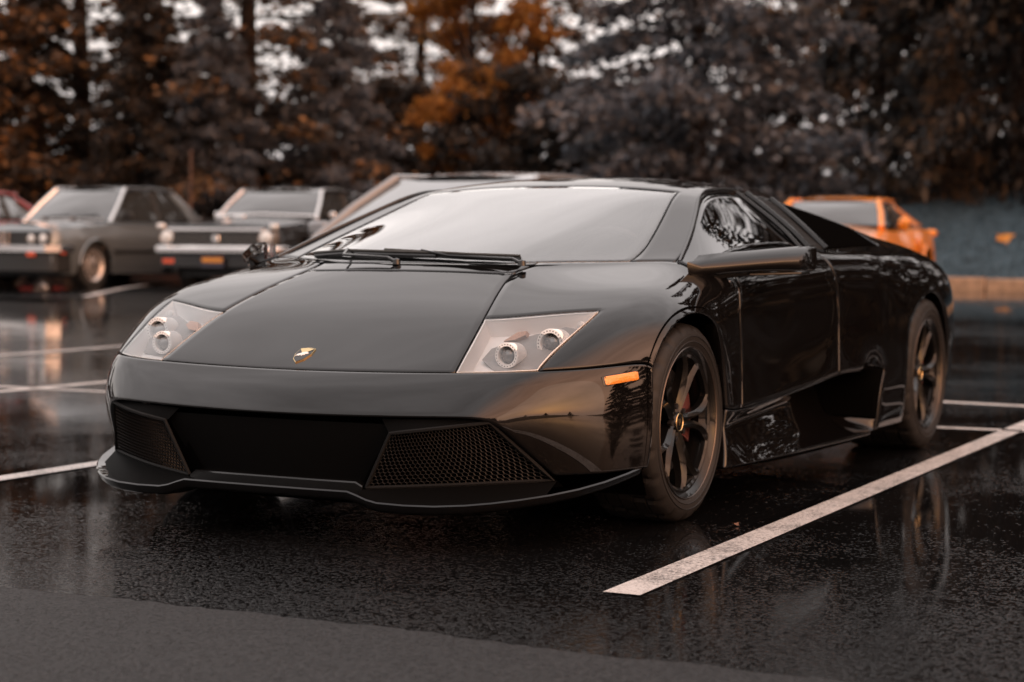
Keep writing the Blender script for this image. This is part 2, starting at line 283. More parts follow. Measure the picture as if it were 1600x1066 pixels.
def build_supercar():
    root = empty('sports_car', (0, 0, 0))
    tag(root, 'low wedge-shaped glossy black sports car with black wheels in the foreground', 'car')
    # ---------------- cage (right half) ------------------------------------
    T = {}
    def row(k, *p): T[k] = [np.array(q, float) for q in p]
    row(0, (0,-.84,.487),(.28,-.825,.490),(.562,-.788,.496),(.655,-.768,.499),(.745,-.738,.502),(.87,-.585,.506),(.958,-.372,.525))
    row(1, (0,-.69,.564),(.27,-.685,.564),(.533,-.66,.570),(.655,-.61,.582),(.782,-.55,.597),(.885,-.45,.602),(.960,-.318,.608))
    row(2, (0,-.53,.647),(.25,-.53,.647),(.499,-.53,.645),(.66,-.44,.668),(.822,-.354,.682),(.90,-.295,.682),(.963,-.222,.668))
    row(3, (0,-.34,.729),(.22,-.34,.729),(.437,-.34,.722),(.63,-.25,.738),(.795,-.17,.747),(.895,-.13,.735),(.965,-.08,.698))
    row(4, (0,-.15,.796),(.19,-.15,.795),(.374,-.145,.789),(.60,-.01,.79),(.785,.08,.787),(.89,.08,.765),(.967,.07,.70))
    row(5, (0,-.115,.806),(.20,-.11,.806),(.40,-.075,.804),(.715,.225,.812),(.80,.275,.82),(.885,.24,.79),(.965,.21,.71))
    row(6, (0,.20,.90),(.20,.205,.899),(.39,.24,.895),(.665,.47,.903),(.745,.51,.91),(.875,.46,.845),(.965,.40,.765))
    row(7, (0,.60,1.01),(.19,.605,1.008),(.36,.63,1.002),(.60,.71,.994),(.672,.745,1.0),(.87,.72,.862),(.962,.68,.79))
    row(8, (0,1.0,1.113),(.18,.995,1.111),(.34,.975,1.104),(.534,.926,1.083),(.605,.945,1.075),(.868,.97,.868),(.962,.93,.80))
    row(9, (0,1.22,1.143),(.18,1.22,1.142),(.34,1.21,1.136),(.53,1.17,1.115),(.60,1.16,1.092),(.87,1.17,.870),(.964,1.14,.81))
    row(10,(0,1.36,1.15),(.18,1.36,1.149),(.34,1.355,1.143),(.53,1.34,1.118),(.602,1.33,1.090),(.873,1.30,.870),(.967,1.29,.815))
    row(11,(0,1.47,1.15),(.18,1.47,1.149),(.34,1.465,1.142),(.53,1.45,1.115),(.605,1.44,1.085),(.875,1.40,.868),(.97,1.40,.82))
    row(12,(0,1.70,1.135),(.18,1.70,1.134),(.35,1.69,1.127),(.54,1.69,1.098),(.62,1.68,1.068),(.872,1.62,.868),(.98,1.63,.83))
    row(13,(0,1.90,1.10),(.19,1.90,1.10),(.365,1.90,1.092),(.56,1.90,1.072),(.64,1.90,1.045),(.86,1.84,.874),(.992,1.84,.838))
    row(14,(0,2.1,1.06),(.2,2.1,1.06),(.38,2.1,1.05),(.58,2.1,1.045),(.66,2.1,1.022),(.845,2.05,.882),(1.0,2.05,.842))
    row(15,(0,2.33,1.01),(.2,2.33,1.01),(.39,2.33,1.0),(.60,2.33,1.01),(.685,2.33,.992),(.83,2.27,.888),(1.008,2.27,.838))
    row(16,(0,2.52,.97),(.2,2.52,.97),(.40,2.52,.965),(.62,2.52,.978),(.705,2.52,.963),(.82,2.46,.892),(1.012,2.46,.825))
    row(17,(0,2.70,.94),(.2,2.70,.94),(.41,2.70,.937),(.635,2.70,.953),(.725,2.70,.937),(.84,2.66,.892),(1.014,2.64,.81))
    row(18,(0,2.87,.912),(.21,2.87,.912),(.42,2.87,.91),(.645,2.87,.93),(.74,2.87,.918),(.855,2.84,.888),(1.01,2.81,.795))
    row(19,(0,3.05,.892),(.21,3.05,.892),(.43,3.05,.89),(.655,3.05,.905),(.755,3.05,.897),(.865,3.02,.87),(1.0,2.98,.78))
    row(20,(0,3.3,.87),(.22,3.3,.87),(.44,3.3,.868),(.66,3.3,.875),(.76,3.29,.865),(.86,3.25,.842),(.975,3.2,.755))
    row(21,(0,3.52,.85),(.22,3.52,.85),(.44,3.515,.85),(.66,3.50,.848),(.76,3.47,.838),(.85,3.43,.82),(.94,3.36,.735))
    V = []; Fc = []; Pn = []; CR = {}
    def nv(p): V.append(np.array(p, float)); return len(V)-1
    tid = {k: [nv(p) for p in T[k]] for k in T}
    def face(a, b, c, d, pn): Fc.append((a, b, c, d)); Pn.append(pn)
    def crease(a, b, w): CR[(min(a, b), max(a, b))] = w
    def top_panel(k, c):
        if k <= 3 and c <= 1: return 'hood'
        if k <= 1 and c in (2, 3): return 'lens'
        if k <= 3: return 'fender'
        if k == 4: return 'cowl' if c <= 1 else 'fender'
        if k <= 7 and c <= 2: return 'windshield'
        if k <= 7 and c == 3: return 'roof'
        if k <= 9 and c == 4: return 'side_window'
        if k == 5 and c == 5: return 'fender'
        if k <= 11 and c <= 3: return 'roof'
        if k == 10 and c == 4: return 'pillar'
        if k == 11 and c == 4: return 'louvre'
        if k <= 10 and c == 5: return 'door'
        if 12 <= k <= 15 and c == 4: return 'buttress_void'
        if c <= 2: return 'engine_cover'
        return 'quarter'
    for k in range(21):
        for c in range(6): face(tid[k][c], tid[k][c+1], tid[k+1][c+1], tid[k+1][c], top_panel(k, c))
    # ---- side
    SD = {}
    def srow(k, *p): SD[k] = [tid[k][6]]+[nv(q) for q in p]
    srow(5, (.972,.215,.605),(.958,.29,.47),(.955,.322,.335),(.95,.315,.27),(.965,.30,.19),(.965,.29,.14))
    srow(6, (.968,.375,.635),(.962,.43,.49),(.972,.40,.322),(.94,.42,.285),(.975,.42,.185),(.985,.42,.14))
    def sr(k, y, x1, z1, x2, z2, x3, z3, x4, z4, x5, x6): srow(k, (x1,y,z1),(x2,y,z2),(x3,y,z3),(x4,y,z4),(x5,y,.18),(x6,y,.14))
    sr(7, .68, .965,.655,.962,.50,.975,.338,.93,.295,.965,.995)
    sr(8, .93, .963,.66,.962,.505,.978,.353,.915,.31,.945,1.0)
    sr(9, 1.14,.965,.665,.964,.51,.98,.366,.90,.32,.925,1.0)
    sr(10,1.30,.967,.67,.966,.52,.982,.378,.87,.33,.90,1.0)
    srow(11,(.97,1.50,.675),(.97,1.50,.53),(.985,1.45,.391),(.84,1.45,.34),(.87,1.45,.18),(1.0,1.45,.14))
    sr(12,1.65,.98,.68,.982,.54,.995,.395,.80,.35,.83,1.0)
    sr(13,1.85,.992,.69,.997,.55,1.005,.385,.76,.34,.79,1.0)
    srow(14,(1.005,2.03,.69),(1.012,2.01,.55),(1.013,1.97,.385),(1.008,1.93,.27),(1.0,1.93,.175),(.99,1.93,.135))
    srow(15,(1.022,2.335,.55),(1.026,2.305,.43),(1.024,2.30,.33),(1.02,2.31,.25),(1.01,2.33,.18),(1.0,2.34,.135))
    arch_r_top = {16: (1.027,2.43,.635), 17: (1.03,2.60,.69), 18: (1.03,2.76,.686)}
    for k in arch_r_top: SD[k] = [tid[k][6], nv(arch_r_top[k])]
    srow(19,(1.024,2.93,.60),(1.018,3.01,.47),(1.01,3.035,.36),(1.0,3.03,.28),(.985,3.02,.20),(.97,3.02,.15))
    srow(20,(.99,3.22,.58),(.985,3.22,.46),(.98,3.22,.36),(.97,3.22,.28),(.95,3.22,.20),(.93,3.22,.16))
    srow(21,(.95,3.40,.58),(.945,3.41,.46),(.94,3.41,.36),(.93,3.40,.29),(.91,3.38,.22),(.89,3.36,.18))
    def side_panel(k, l):
        if k == 5: return 'fender' if l < 3 else 'sill'
        if k < 11: return 'door' if l < 3 else 'sill'
        if k < 13: return 'quarter' if l < 3 else 'sill'
        if k == 13: return 'quarter' if l < 3 else ('intake' if l < 5 else 'sill')
        return 'quarter'
    for k in range(5, 21):
        a, b = SD[k], SD[k+1]
        for l in range(min(len(a), len(b))-1): face(a[l], a[l+1], b[l+1], b[l], side_panel(k, l))
    # ---- front arch strip T0..T5
    arch_f = [(.972,-.352,.505),(.979,-.297,.588),(.985,-.195,.645),(.987,-.055,.671),(.982,.095,.653)]
    AF = [nv(p) for p in arch_f]+[SD[5][1]]
    for k in range(5): face(tid[k][6], AF[k], AF[k+1], tid[k+1][6], 'fender')
    # ---- bumper grid
    B = {0: tid[0]+[AF[0]]}
    def brow(k, cols, *p): B[k] = {c: nv(q) for c, q in zip(cols, p)}
    brow(1, range(8), (0,-.905,.445),(.285,-.89,.447),(.575,-.838,.452),(.672,-.80,.453),(.765,-.745,.455),(.888,-.585,.46),(.962,-.392,.465),(.980,-.36,.45))
    brow(2, range(8), (0,-.962,.370),(.29,-.945,.372),(.58,-.892,.378),(.685,-.845,.380),(.778,-.762,.381),(.90,-.588,.387),(.967,-.405,.395),(.983,-.37,.385))
    brow(3, range(3, 8), (.737,-.762,.295),(.80,-.70,.292),(.908,-.575,.292),(.966,-.40,.295),(.98,-.365,.29))
    brow(4, range(3, 8), (.80,-.655,.20),(.845,-.605,.20),(.905,-.53,.20),(.95,-.40,.205),(.965,-.36,.205))
    for k in range(2):
        for c in range(7): face(B[k+1][c], B[k+1][c+1], B[k][c+1], B[k][c], 'bumper')
    for k in (2, 3):
        for c in range(3, 7): face(B[k+1][c], B[k+1][c+1], B[k][c+1], B[k][c], 'bumper')
    # returns under the nose band and along the cheek
    ret = [nv(V[B[2][c]]*np.array([.985, 1, 1])+np.array([0, .07, -.012])) for c in range(3)]
    e = V[B[2][3]]; ret.append(nv(e+np.array([-.055, .05, -.02])))
    for c in range(3): face(ret[c], ret[c+1], B[2][c+1], B[2][c], 'bumper'); crease(B[2][c], B[2][c+1], .9)
    r3 = nv(V[B[3][3]]+np.array([-.065, .045, -.01])); r4 = nv(V[B[4][3]]+np.array([-.065, .04, 0]))
    face(ret[3], r3, B[3][3], B[2][3], 'bumper'); face(r3, r4, B[4][3], B[3][3], 'bumper')
    crease(B[2][3], B[3][3], .9); crease(B[3][3], B[4][3], .9)
    # arch lips
    def lip(loop, dx, pn):
        q = [nv(V[i]+np.array([-dx, 0, 0])) for i in loop]
        for i in range(len(loop)-1): face(loop[i], q[i], q[i+1], loop[i+1], pn[i] if isinstance(pn, list) else pn); crease(loop[i], loop[i+1], .85)
    lip([B[4][7], B[3][7], B[2][7], B[1][7], AF[0]], .05, 'bumper')
    lip(AF+[SD[5][2], SD[5][3]], .05, 'fender'); lip([SD[5][i] for i in range(3, 7)], .05, 'sill')
    lip([SD[15][i] for i in range(6, 0, -1)]+[SD[16][1], SD[17][1], SD[18][1]]+[SD[19][i] for i in range(1, 7)], .06, 'quarter')
    # ---- tail
    prev = tid[21]
    tail_rows = []
    for l, (dy, f) in enumerate(((.06, 1.0), (.075, .99), (.06, .98), (.02, .96), (-.03, .94), (-.06, .92))):
        e = V[SD[21][l+1]]
        cur = []
        for c in range(6):
            p = V[tid[21][c]]; cur.append(nv((p[0]*f, p[1]+dy-(.02 if c == 5 else 0), e[2])))
        cur.append(SD[21][l+1])
        for c in range(6): face(prev[c], prev[c+1], cur[c+1], cur[c], 'tail')
        prev = cur
    # ---- creases
    for k in range(5, 17): crease(tid[k][4], tid[k+1][4], .45)
    for k in range(5, 16): crease(tid[k][5], tid[k+1][5], .5)
    for k in range(5, 13): crease(SD[k][3], SD[k+1][3], .75); crease(SD[k][6], SD[k+1][6], .8); crease(SD[k][4], SD[k+1][4], .5)
    for l in range(3, 6): crease(SD[13][l], SD[13][l+1], .7); crease(SD[14][l], SD[14][l+1], .8)
    for c in range(6): crease(tid[21][c], tid[21][c+1], .6)
    for c in range(2): crease(tid[5][c], tid[5][c+1], .4)
    # ---------------- mirror and subdivide -----------------------------------
    n0 = len(V); Va = np.array(V); mir = {}
    allv = list(Va)
    for i in range(n0):
        if abs(Va[i][0]) < 1e-6: mir[i] = i
        else: mir[i] = len(allv); allv.append(Va[i]*np.array([-1, 1, 1]))
    names = sorted(set(Pn)); both = {}
    faces = []; pid = []
    plist = []
    def gid(nm):
        if nm not in plist: plist.append(nm)
        return plist.index(nm)
    mid = {'hood', 'windshield', 'roof', 'engine_cover', 'tail', 'bumper', 'cowl'}
    for f, nm in zip(Fc, Pn):
        faces.append(f); pid.append(gid(nm if nm in mid else nm+'|L'))
        faces.append(tuple(mir[i] for i in f[::-1])); pid.append(gid(nm if nm in mid else nm+'|R'))
    me = bpy.data.meshes.new('cage'); me.from_pydata([tuple(v) for v in allv], [], faces); me.update()
    for _ in plist: me.materials.append(void_black)
    me.polygons.foreach_set('material_index', pid)
    b = bmesh.new(); b.from_mesh(me); bmesh.ops.recalc_face_normals(b, faces=b.faces)
    cl = b.edges.layers.float.new('crease_edge'); b.verts.ensure_lookup_table()
    for (i, j), w in CR.items():
        for p, q in ((i, j), (mir[i], mir[j])):
            ed = b.edges.get((b.verts[p], b.verts[q]))
            if ed: ed[cl] = w
    b.to_mesh(me); b.free()
    ob = bpy.data.objects.new('cage', me); COL.objects.link(ob)
    md = ob.modifiers.new('s', 'SUBSURF'); md.levels = 3; md.render_levels = 3; md.boundary_smooth = 'PRESERVE_CORNERS'
    dg = bpy.context.evaluated_depsgraph_get(); ev = ob.evaluated_get(dg); fm = ev.to_mesh()
    nvv = len(fm.vertices); P = np.empty(nvv*3); fm.vertices.foreach_get('co', P); P = P.reshape(-1, 3)
    Q = np.empty(len(fm.polygons)*4, int); fm.polygons.foreach_get('vertices', Q); Q = Q.reshape(-1, 4)
    I = np.empty(len(fm.polygons), int); fm.polygons.foreach_get('material_index', I)
    ev.to_mesh_clear(); bpy.data.objects.remove(ob); bpy.data.meshes.remove(me)
    fn = np.cross(P[Q[:, 2]]-P[Q[:, 0]], P[Q[:, 3]]-P[Q[:, 1]])
    # outward orientation
    cen = np.array([0, 1.2, .45]); s = np.sign(np.sum(fn*(P[Q].mean(1)-cen), 1).sum())
    if s < 0: Q = Q[:, ::-1]; fn = -fn
    N = np.zeros_like(P)
    for k in range(4): np.add.at(N, Q[:, k], fn)
    N /= np.linalg.norm(N, axis=1)[:, None]+1e-12
    G = {'P': P, 'N': N, 'Q': Q, 'I': I, 'plist': plist}
    def panel(pname, gap=.0022, depth=.014):
        i = plist.index(pname); q = Q[I == i]
        used, inv = np.unique(q, return_inverse=True); q = inv.reshape(-1, 4); p = P[used].copy(); n = N[used]
        ed = {}
        for f in q:
            for a in range(4):
                k = (f[a], f[(a+1) % 4]); ed[k] = ed.get(k, 0)+1
        bd = [k for k in ed if (k[1], k[0]) not in ed]
        cenf = p[q].mean(1); acc = np.zeros_like(p)
        for fi, f in enumerate(q):
            for a in f: acc[a] += cenf[fi]-p[a]
        bv = sorted({a for k in bd for a in k})
        # in-plane direction from boundary edges
        dirv = {a: np.zeros(3) for a in bv}
        nb = {}
        for a, c in bd:
            t = p[c]-p[a]; t /= np.linalg.norm(t)+1e-12
            for w in (a, c): dirv[w] += np.cross(n[w], t)
        newp = p.copy(); r2 = {}; vs_x = []
        for a in bv:
            if abs(p[a][0]) < 1e-5: dirv[a][0] = 0
            d = dirv[a]; d /= np.linalg.norm(d)+1e-12; newp[a] = p[a]+d*(gap+.0035)
        vs_ = list(newp); fl = {}
        for a in bv:
            r2[a] = len(vs_); vs_.append(p[a]+dirv[a]*gap-n[a]*.0022)
        for a in bv: fl[a] = len(vs_); vs_.append(p[a]+dirv[a]*gap-n[a]*depth)
        fs = [tuple(f) for f in q]+[(c, a, r2[a], r2[c]) for a, c in bd]+[(r2[c], r2[a], fl[a], fl[c]) for a, c in bd]
        return vs_, fs, n, bv, len(q)
    def emit(pname, oname, m, parent=root, gap=.0022, depth=.014):
        vs_, fs, n, bv, nq = panel(pname, gap, depth)
        o = mk(oname, vs_, fs, m, parent)
        return o
    parts = {}
    for pn, nm, m in (('hood', 'hood', paint), ('bumper', 'front_bumper', paint), ('windshield', 'windscreen', ws_glass), ('roof', 'roof', paint),
                      ('engine_cover', 'engine_cover', paint), ('tail', 'rear_bumper', paint), ('cowl', 'cowl_panel', paint)):
        parts[pn] = emit(pn, nm, m)
    for sd_ in 'LR':
        for pn, nm, m in (('fender', 'front_fender', paint), ('door', 'door', paint), ('quarter', 'rear_quarter_panel', paint), ('sill', 'side_sill', paint),
                          ('side_window', 'side_window', side_glass), ('pillar', 'window_pillar', gloss_black), ('intake', 'side_intake', void_black),
                          ('louvre', 'air_intake_panel', matte_black), ('buttress_void', 'buttress_recess', void_black)):
            parts[pn+sd_] = emit(pn+'|'+sd_, nm, m)
    # ---------------- inner liner (stops light leaking through the shut lines)
    keep = np.array([plist[i].split('|')[0] not in ('windshield', 'side_window', 'lens', 'roof') for i in I])
    q = Q[keep]; used, inv = np.unique(q, return_inverse=True)
    mk('inner_shell', P[used]-N[used]*.022, inv.reshape(-1, 4), void_black, root)
    q = Q[np.array([plist[i] == 'roof' for i in I])]; used, inv = np.unique(q, return_inverse=True)
    mk('headliner', P[used]-N[used]*.018, inv.reshape(-1, 4), mat('headliner', (.09, .08, .076), .9), root)
    return root, G, parts, plist, panel
CAR, CG, CPARTS, CPL, CPANEL = build_supercar()
from mathutils.bvhtree import BVHTree
def bvh_of(o):
    return BVHTree.FromPolygons([v.co[:] for v in o.data.vertices], [p.vertices[:] for p in o.data.polygons])
def mirrored(verts): return [(-v[0], v[1], v[2]) for v in verts]
def both(mb, name, m, parent, **k):
    """build the collected right-hand mesh and its mirror image as two parts"""
    a = mb.build(name, m, parent, **k)
    q = MB(); q.v = mirrored(mb.v); q.f = [tuple(f[::-1]) for f in mb.f]
    return a, q.build(name, m, parent, **k)
def loft(secs, closed=True, cap=True):
    n = len(secs[0]); v = [p for s in secs for p in s]; f = []
    for i in range(len(secs)-1):
        for k in range(n if closed else n-1): f.append((i*n+k, i*n+(k+1) % n, (i+1)*n+(k+1) % n, (i+1)*n+k))
    if cap: f.append(tuple(range(n))[::-1]); f.append(tuple((len(secs)-1)*n+k for k in range(n)))
    return v, f
rubber = mat('tyre_rubber', (.010, .0092, .009), .58, bump=(220, .12), spec=.35)
rim_black = mat('rim_black', (.004, .004, .004), .4, coat=.5, coat_rough=.03, spec=.1)
disc_metal = mat('brake_disc', (.16, .15, .15), .35, metal=1)
caliper_red = mat('caliper_red', (.10, .035, .035), .35, coat=.5)
gold = mat('gold_trim', (.75, .55, .28), .3, metal=1)
white_enamel = mat('white_enamel', (.75, .74, .72), .3)
lamp_silver = mat('lamp_silver', (.90, .89, .88), .38, metal=.1)
lamp_ring = mat('lamp_ring', (.95, .94, .92), .45)
amber = mat('amber_lens', (.85, .28, .03), .2, coat=.8, bump=(160, .5))
amber_lamp = mat('amber_reflector', (.62, .36, .25), .3, bump=(240, .6))
red_lens = mat('red_lens', (.35, .01, .01), .12, coat=1)

def sports_wheel(root, x, y, z, rt, wt, side):
    """side +1: outer face towards +x"""
    w = empty('wheel', (x*side, y, z), 0 if side > 0 else math.pi); w.parent = root
    R = .243
    prof = [(-.014, R-.012), (-.002, R+.002), (.003, R+(rt-R)*.18), (.0055, R+(rt-R)*.20), (.004, R+(rt-R)*.23), (.005, R+(rt-R)*.42), (.0075, R+(rt-R)*.44), (.0045, R+(rt-R)*.47), (.003, R+(rt-R)*.58), (-.006, rt-.014), (-.014, rt-.006), (-.024, rt-.002), (-.034, rt)]
    nb = 4; gw = (wt-.068)/nb
    for i in range(nb):
        a0 = -.034-i*gw
        prof += [(a0-gw*.42, rt+.001), (a0-gw*.44, rt-.007), (a0-gw*.56, rt-.007), (a0-gw*.58, rt+.001)]
    prof += [(-wt+.034, rt), (-wt+.02, rt-.003), (-wt+.008, rt-.014), (-wt, R+(rt-R)*.5), (-wt+.012, R-.012)]
    n = 180
    def rm(k, j, r):
        if r > rt-.018 and (k + (j//3)) % 9 < 2 and j not in (len(prof)-3,): return r-.007
        return r
    t = MB().lathe(prof, n, rmod=rm).build('tyre', rubber, w, sharp=28)
    rim = MB().lathe([(-.016, R-.014), (-.003, R-.004), (-.001, R-.001), (-.004, R-.008), (-.013, R-.013), (-.020, R-.022), (-.05, R-.028), (-.12, R-.034), (-wt+.03, R-.02), (-wt+.012, R-.004)], 96).build('rim', rim_black, w, sharp=50)
    MB().lathe([(-.0015, R-.0045), (.0005, R-.0025), (-.0015, R-.0005)], 96).build('rim_edge', mat('rim_edge_metal', (.12, .10, .09), .35, metal=1), rim)
    # spoke face ring
    MB().lathe([(-.018, R-.014), (-.016, R-.026), (-.021, R-.034), (-.035, R-.036)], 96).build('rim_web', rim_black, rim, sharp=30)
    def section(r, hw, a, ridge, th):
        # five points across the spoke: bottom, edge, ridge, edge, bottom  (local: axis a, tangential t)
        return [(a-th, -hw*.9), (a-.004, -hw), (a+ridge*.2, -hw*.45), (a+ridge, 0), (a+ridge*.2, hw*.45), (a-.004, hw), (a-th, hw*.9)]
    for k in range(5):
        ang = math.radians(72-72*k)        # from +y towards +z
        for tw in (-1, 1):
            secs = []
            for r, hw, a, ridge, th, da in ((.022, .010, -.040, .002, .02, .30), (.045, .0135, -.042, .004, .03, .28), (.07, .0125, -.040, .009, .035, .17), (.10, .0115, -.036, .012, .035, .125), (.13, .0115, -.031, .012, .032, .13),
                                         (.16, .012, -.026, .010, .028, .165), (.185, .0135, -.022, .008, .026, .215), (.205, .018, -.019, .004, .024, .27), (.217, .027, -.017, .001, .02, .32)):
                s = []
                for (aa, tt) in section(r, hw, a, ridge, th):
                    an = ang+tw*da; s.append((aa, r*math.cos(an)-tt*math.sin(an), r*math.sin(an)+tt*math.cos(an)))
                secs.append(s)
            v, f = loft(secs, True, True)
            MB().add(v, f).build('spoke', rim_black, w, sharp=22)
        # webs: waist near the hub and rounded bridge at the rim that close the gap between the two blades
        for r0, r1, half, a0, a1 in ((.02, .105, .13, -.050, -.046), (.196, .222, .30, -.026, -.022)):
            g = []
            for i in range(9):
                u = -1+2*i/8; an = ang+u*half; bow = (.016*(1-u*u) if r0 > .1 else -.012*(1-u*u)); g.append([(a1, (r0+(bow if r0 > .1 else 0))*math.cos(an), (r0+(bow if r0 > .1 else 0))*math.sin(an)), (a1, (r1+(0 if r0 > .1 else bow))*math.cos(an), (r1+(0 if r0 > .1 else bow))*math.sin(an)), (a0-.02, r1*math.cos(an), r1*math.sin(an)), (a0-.02, r0*math.cos(an), r0*math.sin(an))])
            v, f = loft(g); MB().add(v, f).build('spoke_web', rim_black, w, sharp=30)
    for k in range(5):
        ang = math.radians(36-72*k)
        MB().lathe([(-.035, .0001), (-.035, .0095), (-.05, .0095)], 12, c=(0, .054*math.cos(ang), .054*math.sin(ang))).build('wheel_bolt', disc_metal, w)
    hub = MB().lathe([(-.034, .0001), (-.034, .030), (-.042, .034), (-.07, .04)], 40).build('hub_cap', gloss_black, w)
    MB().lathe([(-.0335, .0272), (-.032, .0284), (-.0335, .0295)], 40).build('hub_ring', gold, hub)
    sh = [(-.033, .016), (.0, .02), (.012, .016), (.013, 0), (0, -.018), (-.013, 0), (-.012, .016)]
    MB().prism([(-.0338, a, b) for a, b in [(-.007, .009), (0, .011), (.007, .009), (.007, -.001), (0, -.011), (-.007, -.001)]], (.002, 0, 0)).build('hub_emblem', gold, hub)
    MB().lathe([(-.085, .06), (-.085, .172), (-.115, .172), (-.115, .06)], 64, closed=True).build('brake_disc', disc_metal, w)
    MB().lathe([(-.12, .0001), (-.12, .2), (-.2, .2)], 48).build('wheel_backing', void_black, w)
    cal = []
    for i in range(9):
        t_ = math.radians(-25+i*8) ; cal.append([(a, r*math.cos(t_), r*math.sin(t_)) for a, r in ((-.07, .115), (-.066, .15), (-.07, .184), (-.13, .184), (-.13, .115))])
    v, f = loft(cal); MB().add(v, f).build('brake_caliper', caliper_red, w)
    return w

def supercar_details(root):
    G, parts = CG, CPARTS
    for s in (1, -1):
        sports_wheel(root, .952, 0, .315, .315, .245, s)
        sports_wheel(root, 1.014, 2.665, .330, .330, .335, s)
    # ---------------- wheel wells and floor
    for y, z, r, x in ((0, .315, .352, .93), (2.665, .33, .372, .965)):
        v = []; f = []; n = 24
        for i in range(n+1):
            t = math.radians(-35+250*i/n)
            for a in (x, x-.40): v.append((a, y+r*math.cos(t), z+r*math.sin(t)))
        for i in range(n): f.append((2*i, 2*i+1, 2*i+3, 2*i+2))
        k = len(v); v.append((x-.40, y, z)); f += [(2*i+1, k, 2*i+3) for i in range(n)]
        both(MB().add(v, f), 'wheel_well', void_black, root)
    MB().box((0, 1.30, .15), (1.5, 1.9, .03)).box((0, -.5, .15), (1.0, .3, .03)).box((0, 3.2, .17), (1.3, .4, .03)).build('floor_pan', matte_black, root)
    # ---------------- splitter
    path = [(0,-.987,.157),(.15,-.986,.157),(.288,-.980,.157),(.318,-.979,.148),(.35,-.978,.137),(.385,-.976,.130),(.47,-.97,.128),(.56,-.952,.129),(.64,-.915,.133),(.70,-.87,.138),(.76,-.81,.145),(.82,-.735,.154),(.87,-.65,.165),(.91,-.55,.179),(.94,-.45,.196),(.955,-.385,.208)]
    def sweep(path, prof):
        pts = [Vector((-p[0], p[1], p[2])) for p in path[:0:-1]]+[Vector(p) for p in path]
        secs = []
        for i, p in enumerate(pts):
            d = pts[min(i+1, len(pts)-1)]-pts[max(i-1, 0)]; d.z = 0; d.normalize(); nrm = Vector((d.y, -d.x, 0))   # outward
            if nrm.y > 0 and abs(p.x) < .3: nrm = -nrm
            secs.append([tuple(p+nrm*a+Vector((0, 0, b))) for a, b in prof])
        return loft(secs)
    v, f = sweep(path, [(-.004, .004), (.0, .0), (-.003, -.005), (-.010, -.020), (-.022, -.027), (-.10, -.030), (-.10, -.022), (-.06, -.004)])
    MB().add(v, f).build('front_splitter', paint, root, sharp=35)
    # inner lower lip that runs behind the splitter between the grilles
    v, f = sweep([(0,-.93,.182),(.15,-.93,.182),(.285,-.925,.182),(.305,-.92,.170)], [(0, 0), (.004, -.004), (0, -.03), (-.06, -.03), (-.06, 0)])
    MB().add(v, f).build('lower_lip', gloss_black, root, sharp=35)
    # central black insert, leaning back under the nose
    rows = []
    for (z, y0, hx) in ((.352, -.925, .43), (.33, -.925, .41), (.26, -.915, .365), (.19, -.90, .32), (.15, -.89, .31)):
        rows.append([(hx*t, y0+.03*abs(t)**2, z) for t in np.linspace(-1, 1, 13)])
    v, f = loft(rows, False, False)
    nose_black = mat('nose_black', (.003, .003, .003), .6, spec=.03)
    MB().add(v, f).build('nose_insert', nose_black, root)
    # dark box behind the grilles
    v, f = loft([[(.70*t, -.80+.22*abs(t)**3, z) for t in np.linspace(-1, 1, 17)] for z in (.37, .10)], False, False)
    MB().add(v, f).build('radiator_backing', void_black, root)
    # ---------------- honeycomb grilles
    mesh_mat = mat('grille_plastic', (.011, .0105, .0105), .45)
    def bil(q, u, w):
        a, b_, c, d = [Vector(p) for p in q]      # bl br tr tl
        p = (a*(1-u)+b_*u)*(1-w)+(d*(1-u)+c*u)*w
        return p+Vector((0, -.025*math.sin(math.pi*u), 0))
    quad = [(.315,-.915,.165),(.795,-.665,.192),(.672,-.83,.365),(.40,-.925,.328)]
    def honeycomb(quad, nu, nv, depth):
        mb = MB(); h = math.sqrt(3)/2
        for j in range(nv):
            for i in range(nu):
                cu = (i+.5+(.5 if j % 2 else 0))/(nu+.5); cv = (j+.62)/(nv+.24)
                ru, rv = .5/(nu+.5)/h*1.0, .667/(nv+.24)
                o = []; n_ = []; bk = []
                for k in range(6):
                    t = math.radians(30+60*k)
                    cl = lambda a: min(1, max(0, a))
                    po = bil(quad, cl(cu+ru*math.cos(t)), cl(cv+rv*math.sin(t))); pi_ = bil(quad, cl(cu+ru*.80*math.cos(t)), cl(cv+rv*.80*math.sin(t)))
                    o.append(po); n_.append(pi_+Vector((0, .003, 0))); bk.append(pi_+Vector((-.3*depth, depth, 0)))
                v = o+n_+bk
                mb.add(v, [(k, (k+1) % 6, 6+(k+1) % 6, 6+k) for k in range(6)]+[(6+k, 6+(k+1) % 6, 12+(k+1) % 6, 12+k) for k in range(6)])
        return mb
    g1, g2 = both(honeycomb(quad, 30, 15, .005), 'mesh_grille', mesh_mat, root, smooth=False)
    v, f = loft([[tuple(bil(quad, u, w)+Vector((-.012, .035, 0))) for u in np.linspace(-.05, 1.0, 10)] for w in np.linspace(-.15, 1.1, 6)], False, False)
    both(MB().add(v, f), 'grille_backing', void_black, root)
    # dark shelf between grille and splitter
    sh = [(.30,-.955,.140),(.36,-.95,.128),(.47,-.945,.122),(.56,-.928,.122),(.64,-.892,.126),(.70,-.85,.131),(.76,-.79,.138),(.80,-.74,.144)]
    v, f = loft([[(x, y, z) for x, y, z in sh], [tuple(bil(quad, u, 0)+Vector((0, .0, -.004))) for u in np.linspace(-.02, 1.02, len(sh))]], False, False)
    both(MB().add(v, f), 'intake_shelf', nose_black, root)
